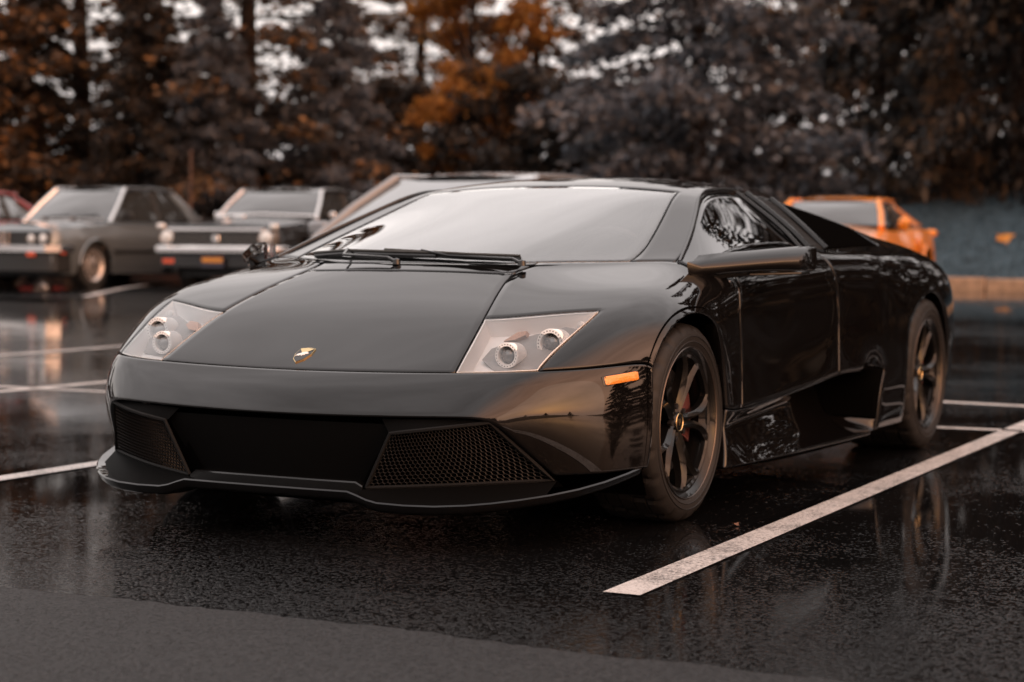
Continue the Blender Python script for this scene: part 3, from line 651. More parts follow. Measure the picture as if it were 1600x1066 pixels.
    # frame round each grille
    fr = MB(); loop = [bil(quad, u, 0) for u in np.linspace(0, 1, 12)]+[bil(quad, 1, u) for u in np.linspace(0, 1, 6)[1:]]+[bil(quad, u, 1) for u in np.linspace(1, 0, 12)[1:]]+[bil(quad, 0, u) for u in np.linspace(1, 0, 6)[1:]]
    fr.tube(loop, .006, 6, cap=False); both(fr, 'grille_frame', matte_black, root)
    # filler between nose band and grille (black)
    v, f = loft([[tuple(bil(quad, u, 1)+Vector((0, .004, .0))) for u in np.linspace(-.02, 1.02, 14)], [(x, y+.03, z-.004) for x, y, z in [(.36+(.69-.36)*u, -.935+.10*u**2.2, .371+.009*u) for u in np.linspace(0, 1, 14)]]], False, False)
    both(MB().add(v, f), 'grille_surround', nose_black, root)
    # ---------------- headlamps
    for s, pn in ((1, 'L'), (-1, 'R')):
        h = empty('headlamp', (0, 0, 0)); h.parent = root
        vs_, fs, n, bv, nq = CPANEL('lens|'+pn, .001, .006); fs = fs[:nq+(len(fs)-nq)//2]
        mk('lens', vs_, fs[:nq], lens_glass, h)
        P0 = np.array(vs_[:len(n)]); cen = P0.mean(0)
        inner = P0-n*.055; inner = inner+(cen-n.mean(0)*.055-inner)*.10
        rim0 = [P0[a]-n[a]*.003 for a in bv]
        # bucket: floor + walls
        vv = list(inner)+[None]*0; idx = {a: i for i, a in enumerate(bv)}
        base = len(vv); vv += rim0
        ff = [tuple(f) for f in fs[:nq]]
        for f in fs[nq:]: ff.append((f[1], f[0], base+idx[f[0]], base+idx[f[1]]))
        mk('reflector_housing', vv, ff, lamp_silver, h, sharp=40)
        rl = [a for a in bv]
        # bright bezel: thin strip along the rim
        vv = []; ff = []
        for i, f in enumerate(fs[nq:]):
            a, c = f[1], f[0]
            p, q = P0[a]-n[a]*.004, P0[c]-n[c]*.004
            d1 = (cen-p); d2 = (cen-q); d1 = d1-n[a]*(d1@n[a]); d2 = d2-n[c]*(d2@n[c]); d1 /= np.linalg.norm(d1); d2 /= np.linalg.norm(d2)
            k = len(vv); vv += [p, q, q+d2*.004, p+d1*.004]; ff.append((k, k+1, k+2, k+3))
        mk('bezel', vv, ff, lamp_ring, h)
        def ring(c, r, nd):
            c = (c[0]*s, c[1], c[2])
            rg = MB().lathe([(0, r), (-.004, r*.98), (-.004, r*.72), (.004, r*.70), (.05, r*.70)], 48, 'y', c).build('lamp_ring', lamp_ring, h, sharp=30)
            MB().lathe([(.001, r*.99), (.06, r*.94)], 48, 'y', c).build('projector_barrel', lamp_silver, rg)
            MB().lathe([(-.004, .0001), (-.001, r*.35), (.008, r*.60), (.02, r*.69)], 40, 'y', c).build('projector_lens', mat('projector_glass', (.10, .09, .085), .06, coat=1.0, spec=.9), h)
            dots = MB()
            for k in range(nd):
                t = 2*math.pi*k/nd; dots.lathe([(0, .0001), (0, r*.045)], 6, 'y', (c[0]+r*.86*math.cos(t), c[1]-.0046, c[2]+r*.86*math.sin(t)))
            dots.build('ring_perforation', mat('dot_dark', (.05, .05, .05), .6), rg)
        ring((.628, -.640, .547), .038, 22); ring((.722, -.540, .580), .045, 24)
        # smoke grey plate carrying the projectors
        pl = [(.545, -.64, .535), (.60, -.66, .502), (.72, -.62, .515), (.80, -.44, .62), (.72, -.43, .63), (.60, -.50, .595), (.545, -.58, .565)]
        MB().prism([(p[0]*s, p[1], p[2]-.004) for p in pl], (0, .02, -.012)).build('lamp_plate', mat('lamp_smoke', (.30, .29, .285), .35, metal=.1), h, smooth=False)
        ai = []
        for (x, y, z) in [(.562, -.535, .583), (.60, -.538, .588), (.626, -.518, .602), (.622, -.498, .614), (.592, -.498, .610)]: ai.append((x*s, y, z))
        MB().prism(ai, (0, .02, -.01)).build('turn_signal', amber_lamp, h, smooth=False)
        MB().lathe([(-.003, .0001), (0, .011), (.01, .012)], 20, 'y', (.765*s, -.425, .632)).build('parking_bulb', lamp_ring, h)
    # ---------------- side marker lamps
    bt = bvh_of(parts['bumper'])
    for s in (1, -1):
        v = []; f = []; ny, nz = 14, 5
        for i in range(ny+1):
            for j in range(nz+1):
                u = -1+2*i/ny; w = -1+2*j/nz
                if abs(u) > .82: w *= .82+.18*math.sqrt(max(0, 1-((abs(u)-.82)/.18)**2))
                y = -.475+.062*u; z = .482+.0125*w+.006*u
                hit = bt.ray_cast(Vector((1.5*s, y, z)), Vector((-s, 0, 0)))[0]
                v.append((hit.x+s*(.006-.003*max(abs(u)**8, abs(w)**8)), y, z))
        for i in range(ny):
            for j in range(nz): f.append((i*(nz+1)+j, (i+1)*(nz+1)+j, (i+1)*(nz+1)+j+1, i*(nz+1)+j+1))
        mk('side_marker_lamp', v, f, amber, root)
        v2 = [(q[0]-s*.0045, -.475+(q[1]+.475)*1.10, .482+(q[2]-.482)*1.3) for q in v]
        mk('marker_surround', v2, f, gloss_black, root)
    # ---------------- emblem on the bonnet
    hb = bvh_of(parts['hood'])
    def on_hood(x, y, lift):
        h_ = hb.ray_cast(Vector((x, y, 2)), Vector((0, 0, -1)))
        return tuple(h_[0]+h_[1]*lift*(1 if h_[1].z > 0 else -1))
    shield = [(-.026, .032), (0, .038), (.026, .032), (.029, .004), (.019, -.024), (0, -.041), (-.019, -.024), (-.029, .004)]
    def flat_shape(pts, c, lift, name, m, parent):
        ctr = on_hood(c[0], c[1], lift); v = [on_hood(c[0]+a, c[1]+b_, lift) for a, b_ in pts]; low = [on_hood(c[0]+a, c[1]+b_, -.001) for a, b_ in pts]
        n = len(pts); return mk(name, v+[ctr]+low, [(i, (i+1) % n, n) for i in range(n)]+[((i+1) % n, i, n+1+i, n+1+(i+1) % n) for i in range(n)], m, parent, False)
    ec = (-.012, -.752)
    em = flat_shape(shield, ec, .0035, 'emblem', gold, root)
    flat_shape([(a*.93, b_*.94) for a, b_ in shield], ec, .0045, 'emblem_field', gloss_black, em)
    bull = [(-.020, -.012), (-.017, .000), (-.010, .004), (-.004, .010), (.004, .012), (.012, .011), (.018, .006), (.016, .001), (.010, .002), (.008, -.006), (.004, -.002), (.000, -.010), (-.004, -.003), (-.010, -.010), (-.013, -.006)]
    flat_shape(bull, ec, .0056, 'emblem_figure', white_enamel, em)
    flat_shape([(-.022, .024), (0, .028), (.022, .024), (.022, .028), (0, .032), (-.022, .028)], ec, .0056, 'emblem_banner', gold, em)
    # ---------------- mirrors
    for s in (1, -1):
        m_ = empty('door_mirror', (0, 0, 0)); m_.parent = root
        secs = []
        for (x, y, z, h_, d, fold) in ((.865, .25, .806, .076, .03, .02), (.90, .29, .812, .078, .06, .0), (.96, .37, .822, .074, .10, -.004), (1.03, .46, .831, .078, .13, -.004), (1.09, .535, .836, .084, .145, -.002), (1.128, .582, .837, .086, .145, 0), (1.14, .60, .837, .074, .13, 0)):
            pr = [(.012, -h_*.5), (-.006, -h_*.40), (-.020, fold-.010), (-.018, fold-.003), (.03, h_*.26), (.075, h_*.46), (max(d, .08), h_*.5), (max(d, .08)+.008, 0), (max(d, .08), -h_*.5)]
            # axis of the arm: sections lie in y-z
            secs.append([(s*x, y-.05+a, z+b_) for a, b_ in pr])
        v, f = loft(secs); MB().add(v, f).build('mirror_housing', paint, m_, sharp=50)
        pl = [(s*1.0, .40, .787), (s*1.13, .555, .792), (s*1.132, .64, .792), (s*1.0, .52, .787)]
        MB().prism(pl, (0, 0, -.010)).build('mirror_base_plate', gloss_black, m_, bevel=.003)
        MB().tube([(s*.90, .30, .775), (s*.95, .37, .785), (s*1.02, .46, .79)], [.016, .014, .012], 8).build('mirror_stay', gloss_black, m_)
        g = [(s*1.0, .552, .80), (s*1.125, .70, .80), (s*1.125, .70, .868), (s*1.0, .552, .868)]
        MB().prism(g, (0, .006, 0)).build('mirror_glass', chrome, m_, smooth=False)
    # ---------------- wipers
    wb = bvh_of(parts['windshield'])
    def on_ws(x, y, lift):
        h_ = wb.ray_cast(Vector((x, y, 2)), Vector((0, 0, -1)))[0]
        return (x, y, (h_.z if h_ else .815)+lift)
    for pts, piv in ((((-.50, .07), (-.32, .0), (-.12, -.045), (.06, -.055)), (-.06, -.115)), (((-.16, -.02), (0, -.045), (.18, -.06), (.37, -.045)), (.40, -.095))):
        wp = empty('wiper', (0, 0, 0)); wp.parent = root
        bl = [on_ws(x, y, .012) for x, y in pts]
        MB().tube(bl, .0075, 6, flat=1.3).build('wiper_blade', gloss_black, wp)
        MB().tube([(p[0], p[1]-.004, p[2]+.011) for p in bl], .005, 6).build('wiper_spine', mat('wiper_metal', (.05, .045, .04), .35, metal=.6), wp)
        e1 = bl[-1] if pts[0][0] > -.4 else bl[1]
        MB().tube([(piv[0], piv[1], .812), (piv[0]-.03, piv[1]-.005, .827), ((piv[0]+bl[0][0])/2, piv[1]+.02, .836), (bl[1][0], bl[1][1]-.006, bl[1][2]+.016)], [.010, .009, .007, .005], 8, flat=.7).build('wiper_arm', gloss_black, wp)
        MB().lathe([(0, .014), (.016, .012), (.022, .0001)], 16, 'z', (piv[0], piv[1], .806)).build('wiper_pivot', gloss_black, wp)
    # ---------------- dark border printed on the windscreen
    T5 = [(0,-.115),(.20,-.11),(.40,-.075),(.56,.06),(.715,.225)]; T8 = [(.534,.926),(.34,.975),(.18,.995),(0,1.0)]
    outer = T5+[(.665,.47),(.60,.71)]+T8
    outer = [(x*.985, y+(.012 if i < 5 else -.012 if i > 6 else 0)) for i, (x, y) in enumerate(outer)]
    inner = [(0,.02),(.20,.022),(.38,.05),(.52,.16),(.60,.29),(.575,.47),(.52,.71),(.455,.88),(.33,.925),(.18,.945),(0,.95)]
    def smooth_poly(p, it=2):
        for _ in range(it):
            q = [p[0]]
            for a, b_ in zip(p[:-1], p[1:]): q += [(.75*a[0]+.25*b_[0], .75*a[1]+.25*b_[1]), (.25*a[0]+.75*b_[0], .25*a[1]+.75*b_[1])]
            p = q+[p[-1]]
        return p
    oo, ii = smooth_poly(outer, 3), smooth_poly(inner, 3)
    v = []; f = []; m = len(oo); K = 4
    for a, b_ in zip(oo, ii):
        for k in range(K+1):
            t = k/K; v.append(on_ws(a[0]*(1-t)+b_[0]*t, a[1]*(1-t)+b_[1]*t, -.006))
    for i in range(m-1):
        for k in range(K): f.append((i*(K+1)+k, (i+1)*(K+1)+k, (i+1)*(K+1)+k+1, i*(K+1)+k+1))
    both(MB().add(v, f), 'windscreen_border', mat('frit', (.012, .011, .011), .5), parts['windshield'])
    # ---------------- trims round the side glass
    T = {k: None for k in range(22)}
    c4 = [(.80,.275,.822),(.745,.51,.912),(.672,.745,1.0),(.605,.945,1.076),(.60,1.16,1.094),(.602,1.33,1.092)]
    c5 = [(.885,.24,.795),(.875,.46,.847),(.87,.72,.864),(.868,.97,.870),(.87,1.17,.872),(.873,1.30,.872)]
    sb = bvh_of(parts['side_windowL'])
    def trim(pts, r, name, m, parent=None):
        P = smooth_poly3(pts); both(MB().tube(P, r, 6), name, m, parent or root)
    def smooth_poly3(p, it=2):
        p = [Vector(q) for q in p]
        for _ in range(it):
            q = [p[0]]
            for a, b_ in zip(p[:-1], p[1:]): q += [a*.75+b_*.25, a*.25+b_*.75]
            p = q+[p[-1]]
        return p
    trim(c4, .008, 'window_trim', gloss_black)
    trim([(.600,1.325,1.090),(.70,1.325,1.02),(.80,1.312,.945),(.873,1.30,.875)], .010, 'window_trim', gloss_black)
    trim([(.604,1.44,1.086),(.70,1.43,1.02),(.80,1.415,.945),(.876,1.40,.873)], .012, 'pillar_trim', gloss_black)
    trim([(.62,1.68,1.07),(.71,1.665,1.005),(.80,1.64,.935),(.873,1.62,.873)], .012, 'pillar_trim', gloss_black)
    trim([(.80,.277,.822),(.835,.262,.812),(.885,.24,.796)], .006, 'window_trim', gloss_black)
    for i in range(11):                                            # slats of the intake louvre
        t = .06+.88*i/10
        a = Vector((.605, 1.44, 1.085)).lerp(Vector((.875, 1.40, .868)), t); b_ = Vector((.62, 1.68, 1.068)).lerp(Vector((.872, 1.62, .868)), t)
        nrm = Vector((.62, 0, .78))
        q = MB().prism([a-nrm*.012, b_-nrm*.012, b_+nrm*.003+Vector((.008, 0, -.01)), a+nrm*.003+Vector((.008, 0, -.01))], (.006, 0, -.004))
        both(q, 'louvre_slat', matte_black, root, smooth=False)
    # ---------------- cabin
    dash = mat('dash_leather', (.03, .028, .027), .6, bump=(300, .1)); seat = mat('seat_leather', (.04, .035, .032), .5, bump=(60, .1))
    secs = []
    for t in np.linspace(-1, 1, 15):
        yb = .05+.20*abs(t)**2; secs.append([(.66*t, yb, .77), (.66*t, yb+.28, .80), (.66*t, .62, .80), (.66*t, .66, .74), (.66*t, .62, .5), (.66*t, yb, .5)])
    v, f = loft(secs); MB().add(v, f).build('dashboard', dash, root, sharp=40)
    v, f = loft([[(.36+.17*math.cos(t), .50+.10*math.sin(t)-.03, .775+.035*math.sin(t)+q) for t in np.linspace(0, math.pi, 12)] for q in (0, .05)], False, False)
    MB().add(v, f).build('instrument_hood', dash, root)
    sw = empty('steering_wheel', (.36, .74, .77)); sw.parent = root; sw.rotation_euler = (math.radians(-65), 0, 0)
    ring = [(.18*math.cos(t), .18*math.sin(t), 0) for t in np.linspace(0, 2*math.pi, 41)]
    MB().tube(ring, .014, 8, cap=False).build('wheel_rim', dash, sw)
    for a in (0, 120, 240):
        MB().tube([(.03*math.cos(math.radians(a+90)), .03*math.sin(math.radians(a+90)), .01), (.175*math.cos(math.radians(a+90)), .175*math.sin(math.radians(a+90)), 0)], .012, 6).build('wheel_spoke', dash, sw)
    for s in (1, -1):
        st = empty('seat', (s*.36, 1.15, .2)); st.parent = root
        MB().box((0, -.08, .12), (.50, .52, .16)).build('seat_cushion', seat, st, bevel=.04)
        sec = []
        for z, y, w_, th in ((.12, .10, .26, .10), (.30, .16, .27, .10), (.48, .22, .25, .09), (.58, .255, .17, .07), (.68, .285, .13, .06), (.73, .30, .10, .05)):
            sec.append([(-w_, y-.03, z), (-w_*.6, y, z), (w_*.6, y, z), (w_, y-.03, z), (w_, y+th, z), (-w_, y+th, z)])
        v, f = loft(sec); MB().add(v, f).build('seat_back', seat, st, bevel=.02)
        MB().box((s*-.0+.0, .31, .64), (.05, .03, .02)).build('belt_guide', matte_black, st)
    MB().box((0, 1.62, .62), (1.25, .04, .7)).build('bulkhead', matte_black, root)
    MB().box((0, .80, .42), (.22, .9, .30)).build('centre_tunnel', dash, root, bevel=.03)
    MB().box((0, .80, 1.025), (.20, .025, .055)).build('rear_view_mirror', matte_black, root, bevel=.012)
    # ---------------- rear: lamps, exhaust, diffuser
    for s in (1, -1):
        MB().prism([(s*.45, 3.60, .66), (s*.80, 3.55, .66), (s*.82, 3.53, .76), (s*.45, 3.58, .76)], (0, -.05, 0)).build('tail_lamp', red_lens, root, bevel=.006)
        MB().prism([(s*.25, 3.50, .14), (s*.27, 3.50, .14), (s*.27, 3.58, .24), (s*.25, 3.58, .24)], (0, -.2, .0)).build('diffuser_fin', matte_black, root, smooth=False)
    MB().box((0, 3.585, .45), (1.3, .03, .14)).build('rear_grille', matte_black, root, bevel=.01)
    MB().lathe([(0, .055), (.05, .06), (.055, .054), (0, .045)], 32, 'y', (0, 3.54, .30)).build('exhaust_tip', chrome, root)
supercar_details(CAR)
# ================================================================== parked cars behind
cglass = mat('car_glass', (.03, .033, .034), .05, spec=1.0, coat=1.0)
cglass2 = glass('car_clear_glass', (.35, .38, .38), 1.5, mult=1.3)
c_rubber = mat('rubber_plain', (.018, .017, .016), .7); c_chrome = mat('car_chrome', (.72, .68, .66), .18, metal=1); c_black = mat('black_trim', (.012, .012, .012), .5)
c_steel = mat('alloy_wheel', (.50, .45, .42), .35, metal=.7); c_lampw = mat('lamp_glass', (.75, .73, .70), .15, metal=.3, coat=1); c_dark = mat('cabin_dark', (.012, .012, .012), .9)
orange_lens = mat('orange_lens', (.70, .10, .03), .3, coat=.6)
def interp(keys, y):
    if y <= keys[0][0]: return keys[0][1]
    for (a, b), (c, d) in zip(keys[:-1], keys[1:]):
        if y <= c:
            t = (y-a)/(c-a); t = t*t*(3-2*t)*.5+t*.5; return b+(d-b)*t
    return keys[-1][1]
def body(root, L, ys, top, belt, hw, sill, arches, rt, m, name='body'):
    """top/belt/hw: key lists along y; a closed lower body whose flanks stop at the wheel arches"""
    yy = sorted(set([round(q, 4) for q in list(np.linspace(0, L, 64))+[a+s*r for a in arches for r in np.linspace(0, rt*1.14, 9) for s in (-1, 1)]+ys]))
    v = []; f = []; K = 6; C = 6
    for y in yy:
        zb = sill
        e = min(y, L-y)
        if e < .18: zb = sill+.06*(1-e/.18)
        for a in arches:
            r = rt*1.14
            if abs(y-a) < r: zb = max(zb, rt+math.sqrt(r*r-(y-a)**2)*.97)
        zt = interp(belt, y); zc = interp(top, y); w = interp(hw, y); zb = min(zb, zt-.05); sec = []
        for k in range(K+1):
            t = k/K; z = zb+(zt-zb)*t; h = (z-sill)/(zt-sill+1e-6); sec.append((w*(.93+.07*math.sin(math.pi*min(1, max(0, .18+.62*h))))*(1-.05*max(0, h-.8)/.2), y, z))
        for k in range(1, C+1):
            t = k/C; sec.append((sec[K][0]*(1-t), y, zt+(zc-zt)*(1-(1-t)**2.2)))
        v += sec+[(-a, b, c) for a, b, c in sec[-2::-1]]
    n = 2*(K+C)+1
    for i in range(len(yy)-1):
        for k in range(n-1): f.append((i*n+k, i*n+k+1, (i+1)*n+k+1, (i+1)*n+k))
    f.append(tuple(range(n))); f.append(tuple((len(yy)-1)*n+k for k in range(n))[::-1])
    o = MB().add(v, f).build(name, m, root, sharp=38)
    return o
def patch(P00, P10, P11, P01, n=6, bulge=(0, 0, 0)):
    a, b, c, d = map(Vector, (P00, P10, P11, P01)); v = []; f = []
    for j in range(n+1):
        for i in range(n+1):
            u, w = i/n, j/n; p = (a*(1-u)+b*u)*(1-w)+(d*(1-u)+c*u)*w+Vector(bulge)*(4*u*(1-u))*(.35+.65*4*w*(1-w)); v.append(tuple(p))
    for j in range(n):
        for i in range(n): f.append((j*(n+1)+i, j*(n+1)+i+1, (j+1)*(n+1)+i+1, (j+1)*(n+1)+i))
    return v, f
def cabin(root, y1, y2, y3, y4, zb, H, wb, wr, m, zb4=None, split=.52, pill=.035, trim=None, gm=None, rear_q=True):
    """y1 windscreen base, y2 top, y3 rear roof edge, y4 rear-window base"""
    zb4 = zb4 or zb; gm = gm or cglass
    ro = .06
    rf = []; ny, nx = 12, 12
    for j in range(ny+1):
        t = j/ny; y = y2+(y3-y2)*t; zc = H-.05*(2*t-1)**2*(1 if t < .5 else 1.2); row = []
        for i in range(nx+1):
            u = -1+2*i/nx; row.append((wr*u*(1-.02*(2*t-1)**2), y-(.05*(1-u*u) if j == 0 else -.04*(1-u*u) if j == ny else 0), zc-.045*abs(u)**3-(.03 if abs(u) == 1 else 0)))
        rf.append(row)
    v, f = loft(rf, False, False); v2 = [(a, b, c-.03) for a, b, c in v]; n = len(v)
    MB().add(v, f).add(v2, f).build('roof', m, root, sharp=60)
    zr = H-.085
    g = MB(); v, f = patch((-wb, y1, zb), (wb, y1, zb), (wr*.98, y2, zr+.01), (-wr*.98, y2, zr+.01), 8, (0, -.10, .02)); ws = MB().add(v, f).build('windscreen', gm, root)
    v, f = patch((-wb*.96, y4, zb4), (wb*.96, y4, zb4), (wr*.96, y3, zr+.005), (-wr*.96, y3, zr+.005), 8, (0, .08, .02)); MB().add(v, f).build('rear_window', gm, root)
    MB().box((0, (y1+y4)/2, zb-.10), (wb*1.7, (y4-y1)*.9, .1)).build('cabin_floor', c_dark, root)
    for s in (-1, 1):
        A0, A1, C0, C1 = Vector((s*wb, y1, zb)), Vector((s*wr, y2, zr)), Vector((s*wb*.98, y4, zb4)), Vector((s*wr*.98, y3, zr))
        MB().tube([A0+Vector((0, -.02, -.03)), A0.lerp(A1, .5)+Vector((s*.012, 0, .012)), A1+Vector((0, 0, .02))], [pill*1.1, pill, pill], 8).build('windscreen_pillar', trim or m, root)
        yb = y1+(y4-y1)*split; B0 = Vector((s*(wb+.005), yb, zb+(zb4-zb)*split)); B1 = Vector((s*(wr+.005), y2+(y3-y2)*min(1, max(.1, (yb-y2)/(y3-y2))), zr))
        MB().tube([B0, B1], pill*.8, 6).build('door_pillar', c_black, root)
        cw = .16 if rear_q else .10
        q0 = C0+Vector((0, -.30*(y4-y3)-cw, 0)); q1 = C1+Vector((0, -cw*.9, 0))
        v, f = patch(q0, C0+Vector((0, .0, 0)), C1+Vector((0, .02, 0)), q1, 4, (s*.02, 0, 0)); v = v+[(a-s*.03, b, c) for a, b, c in v]; nn = len(v)//2; f = f+[tuple(i+nn for i in reversed(g_)) for g_ in f]
        MB().add(v, f).build('rear_pillar', m, root)
        MB().tube([A1+Vector((s*.0, 0, .02)), Vector((s*wr*1.005, (y2+y3)/2, H-.05)), C1+Vector((0, 0, .02))], .032, 8).build('roof_rail', trim or m, root)
        ins = -s*.012
        for nm, a, b, c, d in (('front_side_window', A0+Vector((0, .05, 0)), B0, B1, A1+Vector((0, .03, 0))), ('rear_side_window', B0, q0, q1, B1)):
            v, f = patch(a+Vector((ins, 0, 0)), b+Vector((ins, 0, 0)), c+Vector((ins, 0, 0)), d+Vector((ins, 0, 0)), 3, (s*.015, 0, 0)); MB().add(v, f).build(nm, gm, root)
    return ws
def road_wheel(root, x, y, r, w, m, spokes=10):
    for_s = 1 if x > 0 else -1
    e = empty('wheel', (x, y, r), 0 if for_s > 0 else math.pi); e.parent = root; R = r*.68
    MB().lathe([(-.01, R), (.004, R+(r-R)*.4), (-.004, r*.97), (-.025, r), (-w+.02, r), (-w, r*.95), (-w+.01, R)], 40).build('tyre', c_rubber, e)
    MB().lathe([(-.004, R+.004), (.002, R), (-.008, R*.93), (-.03, R*.88), (-.04, R*.7), (-.02, R*.42), (-.008, R*.22), (-.004, .0001)], 40).build('rim', m, e, sharp=60)
    for k in range(spokes):
        a = 2*math.pi*k/spokes; MB().lathe([(-.025, .0001), (-.024, R*.085), (-.05, R*.085)], 10, c=(0, R*.68*math.cos(a), R*.68*math.sin(a))).build('rim_hole', c_black, e)
    MB().lathe([(-.002, .0001), (-.002, R*.14), (-.02, R*.16)], 16).build('hub', c_black, e)
    return e
def wells(root, arches, rt, hw):
    for a in arches: MB().box((0, a, rt+.10), (hw*2-.36, rt*2.3, rt*1.6)).build('wheel_well', c_black, root)
def lamp(root, x, y, z, r, name='headlamp', m=None, ringm=None):
    o = MB().lathe([(-.02, .0001), (-.016, r*.5), (0, r*.92), (.03, r*.95)], 24, 'y', (x, y, z)).build(name, m or c_lampw, root)
    MB().lathe([(.01, r*.92), (-.012, r), (.012, r*1.10), (.04, r*1.1)], 24, 'y', (x, y, z)).build('lamp_bezel', ringm or c_chrome, o)
    return o
def bumper_bar(root, pts, prof, m, name):
    secs = []
    P = [Vector(p) for p in pts]
    for i, p in enumerate(P):
        d = (P[min(i+1, len(P)-1)]-P[max(i-1, 0)]).normalized(); nrm = Vector((d.y, -d.x, 0)); secs.append([tuple(p+nrm*a+Vector((0, 0, b))) for a, b in prof])
    v, f = loft(secs); return MB().add(v, f).build(name, m, root, sharp=40)

def grey_sedan():
    m = mat('grey_sedan_paint', (.15, .17, .18), .35, metal=.5, coat=1.0, coat_rough=.04)
    r = empty('parked_sedan', (-14.0, 13.5, zg(-13.3, 15)-.03), math.radians(3))
    tag(r, 'dark grey boxy four-door sedan with four round headlights at the far left', 'car', 'cars parked in the lot')
    L = 4.45
    body(r, L, [], [(0, .70), (.10, .83), (1.0, .91), (1.45, .95), (3.4, .95), (3.5, .95), (4.3, .92), (4.45, .84)], [(0, .66), (.06, .78), (1.0, .85), (1.5, .90), (3.4, .90), (4.3, .86), (4.45, .78)],
         [(0, .74), (.12, .80), (.6, .835), (2.2, .85), (3.8, .83), (4.35, .79), (4.45, .74)], .20, [.82, 3.44], .31, m)
    cabin(r, 1.30, 1.82, 3.0, 3.60, .91, 1.42, .72, .58, m, .93, .50, .03, trim=c_chrome)
    for s in (-1, 1):
        for y in (.82, 3.44): road_wheel(r, s*.80, y, .31, .19, c_steel)
        lamp(r, s*.62, -.015, .66, .075); lamp(r, s*.43, -.015, .66, .068)
        MB().box((s*.55, -.02, .335), (.15, .05, .075)).build('fog_lamp', c_lampw, r, bevel=.012)
        MB().box((s*.47, -.075, .455), (.13, .03, .06)).build('turn_signal', orange_lens, r, bevel=.01)
        MB().box((s*.835, .12, .49), (.03, .09, .06)).build('side_marker', orange_lens, r, bevel=.01)
        MB().box((s*.80, 1.62, .98), (.10, .06, .10)).build('door_mirror', c_black, r, bevel=.02)
        MB().box((s*.848, 2.2, .50), (.014, 2.0, .05)).build('rub_strip', c_black, r, bevel=.004)
        MB().box((s*.846, 2.0, .885), (.01, 2.9, .014)).build('belt_trim', c_chrome, r)
        for y in (.82, 3.44):
            pts = [(s*.845, y+.355*math.cos(t), .31+.345*math.sin(t)) for t in np.linspace(.05, math.pi-.05, 15)]; MB().tube(pts, .022, 6).build('wheel_arch_trim', m, r)
    MB().box((0, -.005, .66), (1.46, .03, .19)).build('grille', c_black, r, bevel=.008)
    for s in (-1, 1):
        MB().prism([(s*.01, -.03, .58), (s*.075, -.03, .58), (s*.085, -.03, .75), (s*.01, -.03, .75)], (0, .03, 0)).build('kidney_grille', c_black, r)
        bz = MB().tube([(s*.01, -.035, .58), (s*.075, -.035, .58), (s*.085, -.035, .75), (s*.01, -.035, .75), (s*.01, -.035, .58)], .008, 5).build('kidney_frame', c_chrome, r)
    bumper_bar(r, [(-.84, .30, .52), (-.82, .05, .52), (-.70, -.06, .52), (0, -.08, .52), (.70, -.06, .52), (.82, .05, .52), (.84, .30, .52)], [(0, -.05), (.03, -.03), (.03, .05), (0, .06), (-.05, .06), (-.05, -.05)], c_chrome, 'front_bumper')
    bumper_bar(r, [(-.80, .30, .34), (-.78, .05, .34), (-.66, -.03, .34), (0, -.05, .34), (.66, -.03, .34), (.78, .05, .34), (.80, .30, .34)], [(0, -.12), (.02, -.1), (.01, .14), (-.06, .14), (-.06, -.12)], c_black, 'front_valance')
    MB().lathe([(-.004, .0001), (0, .045), (.01, .047)], 20, 'y', (.05, -.055, .40)).build('badge', mat('badge_blue', (.35, .42, .60), .3), r)
    for x, w in ((-.46, .36), (0, .36), (.46, .36)): MB().box((x, 1.18, .935), (w, .09, .02)).build('cowl_vent', c_chrome, r)
    MB().tube([(-.45, 1.28, .95), (.05, 1.30, .985)], .01, 5).build('wiper', c_black, r); MB().tube([(.1, 1.28, .95), (.5, 1.32, .99)], .01, 5).build('wiper', c_black, r)
    wells(r, [.82, 3.44], .31, .85)
    bumper_bar(r, [(.82, 4.3, .50), (.7, 4.48, .50), (0, 4.52, .50), (-.7, 4.48, .50), (-.82, 4.3, .50)], [(0, -.06), (.03, 0), (0, .06), (-.05, .06), (-.05, -.06)], c_chrome, 'rear_bumper')
